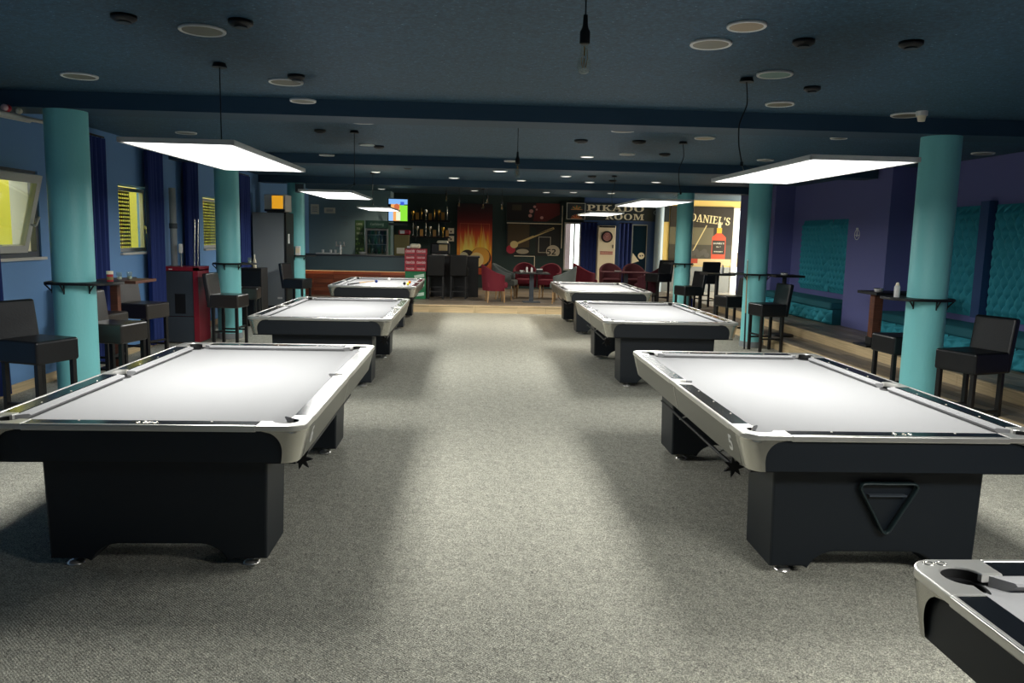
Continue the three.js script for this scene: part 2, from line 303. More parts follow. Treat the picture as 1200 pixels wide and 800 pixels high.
// ================================================================= POOL TABLES
const TW = .79, TL = 1.435, TH = .80;
const font = await new FontLoader().loadAsync('fonts/droid/droid_sans_bold.typeface.json');
function cushion(len0, len1, mit0, mit1) {                          // runs along +z from 0, nose towards -x; mitres in metres at the nose
  const sec = [[0, TH - .004], [-.046, TH - .006], [-.051, TH - .014], [-.032, TH - .036], [0, TH - .04]];
  const A = sec.map(([u, y]) => [u, y, len0 + mit0 * -u / .05]), B = sec.map(([u, y]) => [u, y, len1 - mit1 * -u / .05]);
  const pos = [], q = (...p) => p.forEach(v => pos.push(...v)), n = sec.length;
  for (let i = 0; i < n; i++) { const j = (i + 1) % n; q(A[i], A[j], B[j], A[i], B[j], B[i]); }
  for (let i = 1; i < n - 1; i++) { q(A[0], A[i + 1], A[i]); q(B[0], B[i], B[i + 1]); }
  const g = new THREE.BufferGeometry(); g.setAttribute('position', new THREE.Float32BufferAttribute(pos, 3)); g.setAttribute('uv', new THREE.Float32BufferAttribute(new Float32Array(pos.length / 3 * 2), 2)); g.computeVertexNormals(); return uvm(g);
}
const TG = {};                                                     // table geometries, shared by all tables
{
  const P = .118, R = .062, a = .24, rw = .105, rc = .085;
  const cut = Math.sqrt(R * R - (P - rw) ** 2);
  const arcA = Math.atan2(cut, rw - P), arcB = Math.atan2(rw - P, cut);
  const o2 = [[a, 0], ...arc(rc, rc, rc, -Math.PI / 2, -Math.PI, 10), [0, a], [rw, a]];
  for (let i = 0; i <= 18; i++) { let t0 = arcA, t1 = arcB; while (t1 < t0) t1 += 2 * Math.PI; const t = t0 + (t1 - t0) * i / 18; o2.push([P + R * Math.cos(t), P + R * Math.sin(t)]); }
  o2.push([a, rw]);
  TG.cornerTop = slab(o2, TH - .026, TH + .003, .005);
  // skirt that sweeps round the corner below the casting; the end side has a concave edge
  const y0 = TH - .024, y1 = .612, Rr = .12;
  TG.skirt = toCreasedNormals(grid(40, 14, (u, v) => {
    const h = v * (y0 - y1), e = .10 + (h < Rr ? Rr - Math.sqrt(Math.max(0, Rr * Rr - (Rr - h) ** 2)) : 0) , side = .15, inset = .004 + .042 * v;
    const L1 = Math.max(e - rc, -.02), A = rc * Math.PI / 2, L2 = side - rc, s = u * (L1 + A + L2); let x, z;
    if (L1 > 0 && s < L1) { x = rc + L1 - s; z = 0; } else { const t = Math.max(0, s - Math.max(L1, 0)); if (t < A) { const f = t / rc + (L1 < 0 ? -L1 / rc : 0); x = rc - rc * Math.sin(Math.min(f, Math.PI / 2)); z = rc - rc * Math.cos(Math.min(f, Math.PI / 2)); } else { x = 0; z = rc + t - A; } }
    return [x + inset * (1 - Math.min(x / .2, 1)), y0 - h, z + inset * .35];
  }), .7);
  TG.cup = lathe([[.0635, TH - .034], [.06, TH - .045], [.055, TH - .1], [.03, TH - .13], [0, TH - .132]], 20);
  TG.cupRim = new THREE.TorusGeometry(.061, .006, 8, 24).rotateX(Math.PI / 2).translate(0, TH - .036, 0);
  // bed
  const bx = .70, bz = 1.345, pr = .07, sx = TW - P, sz = TL - P; 
  const q1 = []; for (let i = 0; i <= 14; i++) { const t = Math.PI * 1.95 - (Math.PI * 1.95 - Math.PI * .55) * i / 14; q1.push([sx + pr * Math.cos(t), sz + pr * Math.sin(t)]); } // arc through the table side of the +x+z pocket, from +x edge to +z edge
  const sp = arc(.70, 0, .05, -Math.PI / 2, -Math.PI * 1.5, 12);
  const quad = (fx, fz, rev) => { const r = q1.map(([x, z]) => [x * fx, z * fz]); return rev ? r.reverse() : r; };
  const bed = [...sp, ...quad(1, 1, false), ...quad(-1, 1, true), ...sp.map(([x, z]) => [-x, -z]), ...quad(-1, -1, false), ...quad(1, -1, true)];
  TG.bed = slab(bed, TH - .075, TH - .036, 0);
  TG.longCush = cushion(.062, 1.235, .02, .05); TG.shortCush = cushion(-.588, .588, .05, .05);
  TG.longRail = slab([[0, .088], [.094, .088], [.094, 1.196], [0, 1.196]], TH - .03, TH, .003);
  TG.shortRail = slab([[0, -.551], [.094, -.551], [.094, .551], [0, .551]], TH - .03, TH, .003);
  TG.longTrim = rbox(.02, .034, 1.11, .008, 0, TH - .014, .642, 3); TG.shortTrim = rbox(.02, .034, 1.106, .008, 0, TH - .014, 0, 3);
  TG.side = new THREE.BoxGeometry(.014, .166, 2.58).rotateZ(-.235).translate(0, .693, 0); TG.side = uvm(TG.side);
  TG.sideSeam = new THREE.BoxGeometry(.003, .15, .006).rotateZ(-.235).translate(0, .693, 0);
  TG.endPanel = bb(-.70, .70, .612, TH - .024, -.01, .01);
  const spo = [[.102, -.088], [.102, .088], [-.002, .088], [-.002, .056], ...arc(-.002, 0, .056, Math.PI / 2, -Math.PI / 2, 14), [-.002, -.088]];
  TG.sideTop = slab(spo, TH - .026, TH + .003, .004);
  const ped = [[-.56, .6], [-.545, .05], [-.37, .05], ...arc(-.2, -.03, .16, Math.PI * .86, Math.PI * .52, 6), ...arc(.2, -.03, .16, Math.PI * .48, Math.PI * .14, 6), [.37, .05], [.545, .05], [.56, .6]];
  TG.ped = panel(ped, -.19, .19, .012);
  TG.foot = lathe([[0, 0], [.042, 0], [.044, .008], [.03, .02], [.016, .026], [.014, .055], [0, .055]], 18);
  TG.sight = new THREE.CylinderGeometry(.0055, .0055, .002, 12).translate(0, TH + .0008, 0);
  TG.logo = [tube([[-.05, 0, .012], [-.035, 0, -.008], [-.02, 0, .008], [-.005, 0, -.008]], .003, 14, 5), tube([[.0, 0, .01], [.012, 0, -.01], [.024, 0, -.004], [.012, 0, .008], [.026, 0, .012]], .003, 14, 5), tube([[.032, 0, .012], [.044, 0, -.01], [.052, 0, .012]], .003, 10, 5)];
}
TG.liner = new THREE.CylinderGeometry(.0608, .0608, .034, 24, 1, true, 3.927 - 1.95, 3.9).translate(.118, TH - .02, .118); TG.ring = new THREE.TorusGeometry(.014, .0022, 6, 20).rotateX(Math.PI / 2);
function poolTable(label, pos, turn, digit, side, rings) {
  const t = thing('pool_table', label, 'pool table', pos, turn, undefined);
  part('bed', TG.bed, mat.cloth, t).userData.label = 'light grey cloth bed';
  for (const s of [-1, 1]) for (const e of [-1, 1]) {
    const c = part('cushion', TG.longCush, mat.cloth, t); c.position.set(s * (TW - .105), 0, 0); c.scale.set(s, 1, e);
    const r = part('rail', TG.longRail, mat.railTop, t); r.position.set(s * (TW - .105), 0, 0); r.scale.set(s, 1, e);
    for (const k of [.32, .635, .95]) { const d = part('sight', TG.sight, mat.sight, r); d.position.set(.018, 0, k); }
    const tr = part('rail_trim', TG.longTrim, mat.chrome, t); tr.position.set(s * (TW - .008), 0, 0); tr.scale.set(s, 1, e);
    const k = new THREE.Group(); k.name = 'corner_casting'; k.position.set(s * TW, 0, e * TL); k.scale.set(-s, 1, -e); t.add(k);
    part('cap', TG.cornerTop, mat.chrome, k); part('skirt', TG.skirt, mat.silver, k);
    part('liner', TG.liner, mat.blackRubber, k); if (rings && s > 0 && e < 0) for (const q of [.062, .1]) { const o = part('engraved_ring', TG.ring, mat.silver, k); o.position.set(.034, TH + .003, q); }
    const p = part('pocket', TG.cup, mat.blackRubber, t); p.position.set(s * (TW - .118), 0, e * (TL - .118)); part('pocket_rim', TG.cupRim, mat.black, p);
  }
  for (const e of [-1, 1]) {
    const c = part('cushion', TG.shortCush, mat.cloth, t); c.rotation.y = -e * Math.PI / 2; c.position.set(0, 0, e * (TL - .105));
    const r = part('rail', TG.shortRail, mat.railTop, t); r.rotation.y = -e * Math.PI / 2; r.position.set(0, 0, e * (TL - .105));
    for (const k of [-.318, 0, .318]) { const d = part('sight', TG.sight, mat.sight, r); d.position.set(.018, 0, k); }
    if (e > 0) { const lg = part('emblem', TG.logo.map(g => g.clone()), mat.silverCup, r); lg.rotation.y = Math.PI / 2; lg.position.set(.045, TH, -.02); }
    const tr = part('rail_trim', TG.shortTrim, mat.chrome, t); tr.rotation.y = -e * Math.PI / 2; tr.position.set(0, 0, e * (TL - .008));
    const ep = part('end_panel', TG.endPanel, mat.blackPanel, t); ep.position.z = e * (TL - .034);
    const pd = part('pedestal', TG.ped, mat.blackPanel, t); pd.position.z = e * 1.06; pd.scale.z = e;
    for (const s of [-1, 1]) for (const f of [-1, 1]) { const ft = part('foot', TG.foot, mat.chrome, pd); ft.position.set(s * .45, 0, f * .12); }
  }
  for (const s of [-1, 1]) {
    const sp = part('side_panel', TG.side, mat.brushed, t); sp.position.x = s * (TW - .032); sp.scale.x = s;
    const sm = part('seam', TG.sideSeam, mat.chrome, sp); sm.position.x = .008;
    const st = part('side_casting', TG.sideTop, mat.chrome, t); st.position.x = s * (TW - .103); st.scale.x = s;
    const p = part('pocket', TG.cup, mat.blackRubber, t); p.position.x = s * (TW - .098); p.scale.set(.88, 1, .88); part('pocket_rim', TG.cupRim, mat.black, p);
    if (s === side) for (const z of [.62, -.25]) part('rack_hook', rod([s * .5, .56, z], [s * .665, .485, z], .006), mat.chrome, t);
  }
  part('lower_frame', bb(-.5, .5, .49, TH - .075, -1.2, 1.2), mat.black, t);
  part('rail_frame', [bb(-.73, -.71, .6, TH - .03, -1.36, 1.36), bb(.71, .73, .6, TH - .03, -1.36, 1.36), bb(-.73, .73, .6, TH - .03, -1.385, -1.36), bb(-.73, .73, .6, TH - .03, 1.36, 1.385)], mat.black, t);
  if (digit) {
    const g = new TextGeometry(digit, { font, size: .085, depth: .002, curveSegments: 6 }); g.computeBoundingBox(); g.translate(-(g.boundingBox.max.x) / 2, -.0425, 0);
    const d = part('table_number', g, mat.white, t); d.rotation.order = 'YXZ'; d.rotation.set(.235 * 1, side * Math.PI / 2, 0); d.position.set(side * (TW - .024), .695, TL - .27);
  }
  return t;
}
const TABLES = [
  ['silver trimmed pool table numbered 6 beside the turquoise column with black stools', [-1.60, 0, -5.20], .005, '6', 1],
  ['silver trimmed pool table numbered 5 with a triangle rack hung on its end', [2.13, 0, -5.12], -.005, '5', -1],
  ['silver trimmed pool table between table six and the table with balls', [-1.70, 0, -10.13], .007, null, 1],
  ['silver trimmed pool table between table five and the raised seating platform', [2.30, 0, -10.33], -.007, null, -1],
  ['silver trimmed pool table with balls and a cue on it before the bar', [-1.82, 0, -15.6], .003, null, 1],
  ['silver trimmed pool table next to the platform edge and grey armchair', [2.42, 0, -15.33], -.003, null, -1],
  ['silver trimmed pool table of which only one chrome corner shows', [2.735, 0, -1.41], Math.PI / 2, null, -1, true],
];
TABLES.forEach(a => poolTable(...a));
// bridge sticks in the hooks under the sides
TABLES.slice(0, 6).forEach(([, [x, , z], , , s], i) => {
  const b = thing('bridge_stick', ['black bridge stick hung under the side of table six', 'black bridge stick with star head hung under table five', 'black bridge stick under the second table before the bar', 'black bridge stick under the table next to table five', 'black bridge stick under the table with balls', 'black bridge stick under the table by the platform edge'][i], 'bridge stick', [x + s * .672, .5, z]);
  part('shaft', rod([0, .0, .92], [0, .012, -.75], .011, .008), mat.black, b); part('ferrule', rod([0, 0, .92], [0, 0, .95], .011), mat.chrome, b);
  const star = []; for (let k = 0; k < 14; k++) { const a = k / 14 * 2 * Math.PI, r = k % 2 ? .028 : .062; star.push([r * Math.cos(a), r * Math.sin(a)]); }
  part('bridge_head', panel(star, .94, .956, 0), mat.blackRubber, b);
});
// triangle rack on the end of table five
{
  const r = thing('triangle_rack', 'black triangle ball rack hung point down on the end of table five', 'triangle rack', [2.165, .012, -5.12 + 1.274]);
  const o = [[-.165, .5], [.165, .5], [0, .215]].map(([x, y]) => [x, y, 0]);
  const pts = []; for (let i = 0; i < 3; i++) { const a = o[i], b = o[(i + 1) % 3]; for (const t of [.1, .5, .9]) pts.push([a[0] + (b[0] - a[0]) * t, a[1] + (b[1] - a[1]) * t, 0]); }
  const g = tube(pts, .008, 90, 8, true); g.scale(1, 1, 2.6); part('frame', g, M({ color: col(34, 48, 50), roughness: .4 }), r); part('hanger', bb(-.1, .1, .43, .438, -.025, .006), mat.darkGrey, r);
}

// ---- pool lamps
const LAMPS = [
  ['glowing flat lamp hanging over table six', -1.62, -5.36, [248, 83]], ['glowing flat lamp hanging over table five', 2.15, -5.26, [858, 101]],
  ['glowing flat lamp over the table before the stove side stools', -1.72, -10.2, [415, 153]], ['glowing flat lamp over the table by the seating platform', 2.30, -10.35, [807, 166]],
  ['glowing flat lamp over the table with balls', -1.84, -15.55, [440, 204]], ['glowing flat lamp over the table next to the grey armchair', 2.42, -15.35, [735, 206]],
  ['glowing flat lamp over the table with one chrome corner', 2.735, -1.41, null]];
LAMPS.forEach(([label, x, z, px], i) => {
  const t = thing('pool_lamp', label, 'lamp', [x, 2.2, z], i === 6 ? Math.PI / 2 : i % 2 ? -.004 : .004), w = .62, l = 1.86;
  part('frame', [bb(-w / 2, -w / 2 + .02, -.007, .016, -l / 2, l / 2), bb(w / 2 - .02, w / 2, -.007, .016, -l / 2, l / 2), bb(-w / 2, w / 2, -.007, .016, -l / 2, -l / 2 + .02), bb(-w / 2, w / 2, -.007, .016, l / 2 - .02, l / 2), bb(-w / 2, w / 2, .012, .02, -l / 2, l / 2)], mat.white, t);
  for (let k = 0; k < 3; k++) part('diffuser', bb(-w / 2 + .022, w / 2 - .022, -.004, .006, -l / 2 + .022 + k * .606, -l / 2 + .022 + k * .606 + .602), mat.diffuser, t);
  const c = px ? aty(px[0], px[1], CEIL) : new THREE.Vector3(x, CEIL, z); c.x = Math.max(x - .27, Math.min(x + .27, c.x)); c.z = Math.max(z - .75, Math.min(z + .75, c.z)); c.sub(t.position);
  for (const e of [-1, 1]) part('end_wire', rod([c.x * .3, .02, Math.max(-.9, Math.min(.9, c.z + e * .35))], [c.x, .12, c.z], .002), mat.silver, t);
  part('hub', cyl(.012, .012, .03, c.x, .12, c.z, 12), mat.black, t);
  part('hanging_cord', i % 2 ? tube([[c.x, c.y - .02, c.z], [c.x + .015, c.y * .75, c.z], [c.x - .035, c.y * .55, c.z], [c.x - .03, c.y * .35, c.z], [c.x, .13, c.z]], .005, 28, 6) : rod([c.x, .13, c.z], [c.x, c.y - .02, c.z], .004), mat.black, t);
  part('ceiling_rose', cyl(.045, .055, .03, c.x, c.y - .015, c.z, 20), mat.black, t);
  const L = new THREE.RectAreaLight(0xfffffa, LAMP_POWER, w - .06, l - .06); L.position.set(0, -.016, 0); L.rotation.x = -Math.PI / 2; L.name = 'lamp_light'; t.add(L);
});

// ================================================================= CEILING FITTINGS
const RINGS = [[237, 34, 52], [93, 88, 42], [335, 95, 40], [355, 117, 30], [833, 50, 49], [875, 29, 46], [908, 86, 42], [914, 121, 34], [1062, 134, 35], [218, 155, 24], [425, 142, 29], [730, 152, 29], [826, 161, 25], [430, 169, 18], [688, 183, 16], [735, 180, 19], [598, 188, 15], [532, 208, 13], [611, 211, 12], [741, 201, 17], [663, 206, 13], [691, 213, 12], [769, 213, 12], [897, 187, 20], [983, 161, 20], [1152, 179, 26], [440, 201, 11], [383, 181, 18], [586, 200, 22], [447, 221, 9], [492, 225, 9], [556, 223, 9], [640, 225, 9], [672, 225, 9], [716, 226, 9]];
const onCeil = (x, y) => { const p = aty(x, y, CEIL); for (const [a, b] of BEAMS) if (p.z > a - .14 && p.z < b + .14) return aty(x, y, BEAMY); return p; };
const ringG = lathe([[.92, 0], [1, 0], [1, -.10], [.96, -.14], [.86, -.12], [.82, 0]], 36), lensG = new THREE.CylinderGeometry(.84, .84, .03, 32).translate(0, -.03, 0);
const SPOT = 5, lensLit = M({ color: col(240, 236, 224), emissive: new THREE.Color(1, .95, .86), emissiveIntensity: 1.6, roughness: .5 });
const lens1 = M({ color: col(120, 116, 100), roughness: .4 }), lens2 = M({ color: col(170, 150, 122), roughness: .4 }), lens3 = M({ color: col(120, 150, 140), roughness: .4 });
RINGS.forEach(([x, y, w], i) => {
  const p = onCeil(x, y), r = Math.max(.085, Math.min(.14, w / 2 * -p.z / F * .97));
  if (p.z < -23) return;
  const lit = p.z < -11.5 && x > 400 && x < 800, near = p.z > -7.6;
  const t = thing('ceiling_downlight', near ? 'unlit white ringed round downlight before the first ceiling beam' : lit ? 'small lit round downlight in the ceiling towards the bar' : 'unlit white ringed round downlight behind the first ceiling beam', 'downlight', [p.x, p.y, p.z], 0, near ? 'downlights before the first beam' : lit ? 'lit downlights' : 'downlights behind the first beam');
  const a = part('ring', ringG, mat.white, t), b = part('lens', lensG, lit ? lensLit : [lens1, lens1, lens1, lens1, lens1, lens2, lens3][i % 7], t); a.scale.set(r, .12, r); b.scale.set(r, .3, r);
  if (lit) { const L = new THREE.SpotLight(0xfff0d8, p.z < -18.5 ? 7 : SPOT, 0, 1.25, .7, 2); L.position.set(0, -.03, 0); L.target.position.set(0, -3, 0); L.name = 'downlight_beam'; L.shadow.radius = 4; t.add(L, L.target); }
});
const DISCS = [[145, 18, 27], [282, 24, 27], [347, 88, 19], [942, 47, 25], [1068, 49, 27], [952, 102, 19], [681, 164, 22], [749, 165, 16], [779, 180, 13], [444, 171, 12], [694, 206, 10], [375, 152, 13], [718, 211, 9], [478, 196, 10]];
DISCS.forEach(([x, y, w]) => {
  const p = onCeil(x, y), r = Math.min(.085, w / 2 * -p.z / F); if (p.z < -23) return;
  const t = thing('ceiling_sensor', 'black round ceiling cap beside the downlights', 'ceiling sensor', [p.x, p.y, p.z], 0, 'black ceiling caps');
  part('body', lathe([[0, -.035], [r * .7, -.035], [r, -.02], [r, 0], [0, 0]], 24), mat.black, t); part('face', cyl(r * .5, r * .55, .008, 0, -.038, 0, 20), mat.darkGrey, t);
});
{ const p = aty(1080, 137, BEAMY + .1); const t = thing('smoke_detector', 'small white smoke detector beside a downlight near the column', 'detector', [p.x, CEIL, p.z]); part('base', cyl(.05, .05, .04, 0, -.02, 0), mat.white, t); part('chamber', cyl(.04, .03, .05, 0, -.065, 0), mat.offWhite, t); }
// pendant bulbs
const bulbG = lathe([[.0001, -.062], [.014, -.06], [.026, -.05], [.032, -.034], [.0315, -.018], [.026, .004], [.019, .03], [.0155, .055], [.0145, .075]], 24);
function pendant(x, yb, z, top, label, group) {
  const t = thing('pendant_bulb', label, 'pendant lamp', [x, yb + .062, z], 0, group), h = top - yb - .062;
  part('cord', rod([0, .19, 0], [0, h - .02, 0], .0035), mat.black, t); part('ceiling_rose', cyl(.04, .05, .035, 0, h - .0175, 0), mat.black, t);
  part('socket', lathe([[0, .07], [.017, .07], [.024, .075], [.024, .125], [.016, .14], [.012, .155], [.01, .2], [0, .2]], 20), mat.black, t);
  const b = part('bulb', bulbG, mat.bulbGlass, t);
  part('filament', [tube([[-.007, .016, 0], [-.014, .0, 0], [-.006, -.035, 0], [0, .01, 0], [.006, -.035, 0], [.014, 0, 0], [.012, .05, 0]], .0012, 30, 5), rod([0, .06, 0], [0, .02, 0], .003)], mat.filament, b);
}
{ const p = atz(684, 87, -3.75); pendant(p.x, p.y, -3.75, CEIL, 'clear pendant light bulb on a thick black cord above the aisle', undefined);
  const q = atz(606, 208, -8.35); pendant(q.x, q.y, -8.35, CEIL, 'clear pendant bulb hanging behind the first ceiling beam', undefined);
  for (const [x, y, z] of [[523, 236, -19.6], [538, 243, -20.2], [571, 239, -19.4], [588, 246, -19.9], [566, 245, -20.6]]) { const r = atz(x, y, z); pendant(r.x, r.y, z, CEIL, 'small clear pendant bulb hanging before the flame poster', 'pendant bulbs near the bar'); } }

// ================================================================= SEATING
function barStool(label, pos, turn, mt = mat.leather, group) {      // faces +x
  const t = thing('bar_stool', label, 'bar stool', pos, turn, group), H = .77;
  part('seat', [rbox(.44, .2, .44, .025, .02, H - .1, 0, 3)], mt, t);
  const b = new RoundedBoxGeometry(.075, .52, .43, 3, .025).translate(0, .24, 0).rotateZ(.14).translate(-.205, H - .18, 0); part('backrest', uvm(b), mt, t);
  for (const sx of [-1, 1]) for (const sz of [-1, 1]) part('leg', rbox(.042, H - .16, .042, .004, .02 + sx * .18, (H - .16) / 2, sz * .18), mat.legDark, t);
  for (const s of [-1, 1]) { part('stretcher', bb(-.14, .18, .2, .225, s * .18 - .012, s * .18 + .012), mat.legDark, t); part('stretcher', bb(.02 + s * .18 - .012, .02 + s * .18 + .012, s > 0 ? .26 : .17, s > 0 ? .285 : .195, -.16, .16), mat.legDark, t); }
  return t;
}
barStool('black leather bar stool against the blue wall beside the open window', [-3.79, 0, -6.98], -.35);
barStool('brownish bar stool nearest the column at the wooden high table', [-3.71, 0, -8.28], -.2, mat.leatherBrown);
barStool('brownish bar stool half hidden behind another at the wooden high table', [-4.3, 0, -9.22], -.12, mat.leatherBrown);
barStool('brownish bar stool on the stove side of the wooden high table', [-4.34, 0, -10.55], -.3, mat.leatherBrown);
barStool('bar stool with a shiny grey back beside the red framed stove', [-3.74, 0, -12.2], -.1, mat.leatherBrown);
barStool('dark bar stool beside the black cabinet behind the column', [-3.93, 0, -13.75], .1, mat.leatherBrown);
barStool('dark bar stool beside the column in front of the bar', [-3.66, 0, -16.55], -.25);
barStool('black bar stool beside the column next to table five', [4.74, 0, -7.16], Math.PI + .32);
barStool('black bar stool hidden partly by the column under the wall shelf', [4.70, 0, -8.32], Math.PI + .06);
barStool('black bar stool beside the column with the leaning cue', [4.72, 0, -12.36], Math.PI + .15);
barStool('black bar stool behind the column with the leaning cue', [4.66, 0, -13.95], Math.PI + .2);
barStool('black bar stool in front of the column beside the entrance mural', [4.62, 0, -16.7], Math.PI + .3);
barStool('black bar stool turned to the entrance mural beside the blue jugs', [5.47, PB, -18.35], Math.PI / 2 + .15);
barStool('black bar stool on the platform just left of the entrance column', [4.42, PB, -18.7], Math.PI + .6);
barStool('dark stool beside the red crates at the black counter', [-.93, PB, -19.55], Math.PI / 2);
barStool('dark stool at the black counter under the flame poster', [-.36, PB, -19.75], Math.PI / 2 - .1);
function armchair(label, pos, turn, m, wood = mat.legWood) {        // faces +x, upholstered tub with arms
  const t = thing('armchair', label, 'armchair', pos, turn);
  part('seat', rbox(.5, .14, .5, .04, .02, .42, 0, 3), m, t);
  const b = grid(28, 10, (u, v) => { const a = Math.PI * (.28 + 1.44 * u), c = Math.sin(Math.PI * u), h = .28 + v * (.36 + .24 * c * c), o = .3 + .04 * v * c; return [Math.cos(a) * o * 1.02, h, Math.sin(a) * (.3 + .015 * v)]; });
  const b2 = grid(28, 10, (u, v) => { const a = Math.PI * (.28 + 1.44 * u), c = Math.sin(Math.PI * u), h = .28 + v * (.36 + .24 * c * c), o = .25 + .04 * v * c; return [Math.cos(a) * o * 1.02, h, Math.sin(a) * (.25 + .015 * v)]; });
  const rim = grid(28, 4, (u, v) => { const a = Math.PI * (.28 + 1.44 * u), c = Math.sin(Math.PI * u), h = .64 + .24 * c * c, o = .3 - .05 * v + .04 * c; return [Math.cos(a) * o * 1.02, h + .02 * Math.sin(Math.PI * v), Math.sin(a) * (.315 - .05 * v)]; });
  const end = s => grid(1, 8, (u, v) => { const a = Math.PI * (s ? .28 : 1.72), h = .28 + v * .37, o = .3 - .05 * u; return [Math.cos(a) * o * 1.02, h, Math.sin(a) * (o + .015 * v)]; });
  part('backrest', [b, b2, rim, end(0), end(1)], m, t);
  for (const [x, z] of [[.18, .19], [.18, -.19], [-.18, .19], [-.18, -.19]]) part('leg', rod([x * 1.12, 0, z * 1.12], [x, .36, z], .016, .026, 10), wood, t);
}
armchair('red velvet armchair with pale legs near the platform edge', [.52, PB, -18.85], .1, mat.redVelvet);
armchair('grey armchair behind the red velvet one near the platform edge', [.8, PB, -19.75], -.25, mat.greyVelvet);
armchair('red chair behind the small square table under the billiards posters', [1.33, PB, -20.45], -Math.PI / 2, mat.redVelvet);
armchair('red chair facing the small square table beside the grey armchair', [1.95, PB, -20.3], -Math.PI / 2 - .3, mat.redVelvet);
armchair('grey quilted armchair at the small square table by the platform edge', [2.12, PB, -18.85], Math.PI - .2, mat.greyVelvet);
armchair('red armchair in front of the narrow bright window', [2.98, PB, -20.9], .1, mat.redVelvet);
armchair('dark maroon armchair at the long table near the entrance pillar', [4.28, PB, -19.35], Math.PI - .35, mat.maroon, mat.legDark);
armchair('dark maroon armchair behind the long table under the dark glass door', [4.4, PB, -21.55], -Math.PI / 2, mat.maroon, mat.legDark);
armchair('dark maroon armchair beside the dart machine', [3.75, PB, -21.5], -Math.PI / 2, mat.maroon, mat.legDark);
function cafeTable(label, pos, w, d, h, m) {
  const t = thing('cafe_table', label, 'table', pos);
  part('tabletop', rbox(w, .03, d, .008, 0, h - .015, 0), m, t); part('post', bb(-.05, .05, .02, h - .03, -.05, .05), mat.darkGrey, t); part('base', rbox(.42, .025, .42, .006, 0, .0125, 0), mat.darkGrey, t);
}
cafeTable('small dark square table with white condiments near the platform edge', [1.4, PB, -19.0], .82, .8, .72, mat.black);
cafeTable('long dark table in front of the dart machine', [3.95, PB, -20.35], 1.25, .7, .72, mat.maroon);
// things on these tables
for (const [x, z, h, l] of [[1.28, -19.0, .15, 'white bottle standing on the small square table'], [1.4, -19.08, .14, 'slim pale bottle standing on the small square table']]) { const t = thing('condiment_bottle', l, 'bottle', [x, PB + .72, z]); part('body', lathe([[0, 0], [.026, 0], [.026, h * .65], [.012, h * .85], [0, h * .85]], 16), mat.white, t); part('cap', cyl(.011, .012, h * .15, 0, h * .92, 0, 12), mat.red, t); }
{ const t = thing('napkin_holder', 'dark napkin holder with white napkins on the square table', 'napkin holder', [1.58, PB + .72, -18.95]); part('holder', rbox(.16, .07, .1, .01, 0, .035, 0), mat.black, t); part('napkins', bb(-.07, .07, .07, .09, -.03, .03), mat.white, t); }
{ const t = thing('cup', 'white cup on the small square table', 'cup', [1.14, PB + .72, -18.9]); part('bowl', lathe([[0, 0], [.03, 0], [.045, .05], [.042, .05], [.028, .006], [0, .006]], 20), mat.white, t); part('handle', new THREE.TorusGeometry(.018, .005, 6, 14).translate(.052, .028, 0), mat.white, t); }
{ const t = thing('napkin_holder', 'small white napkin stack on the long dark table', 'napkins', [3.72, PB + .72, -20.25]); part('holder', bb(-.09, .09, 0, .02, -.05, .05), mat.silver, t); part('napkins', bb(-.08, .08, .02, .035, -.045, .045), mat.white, t); }

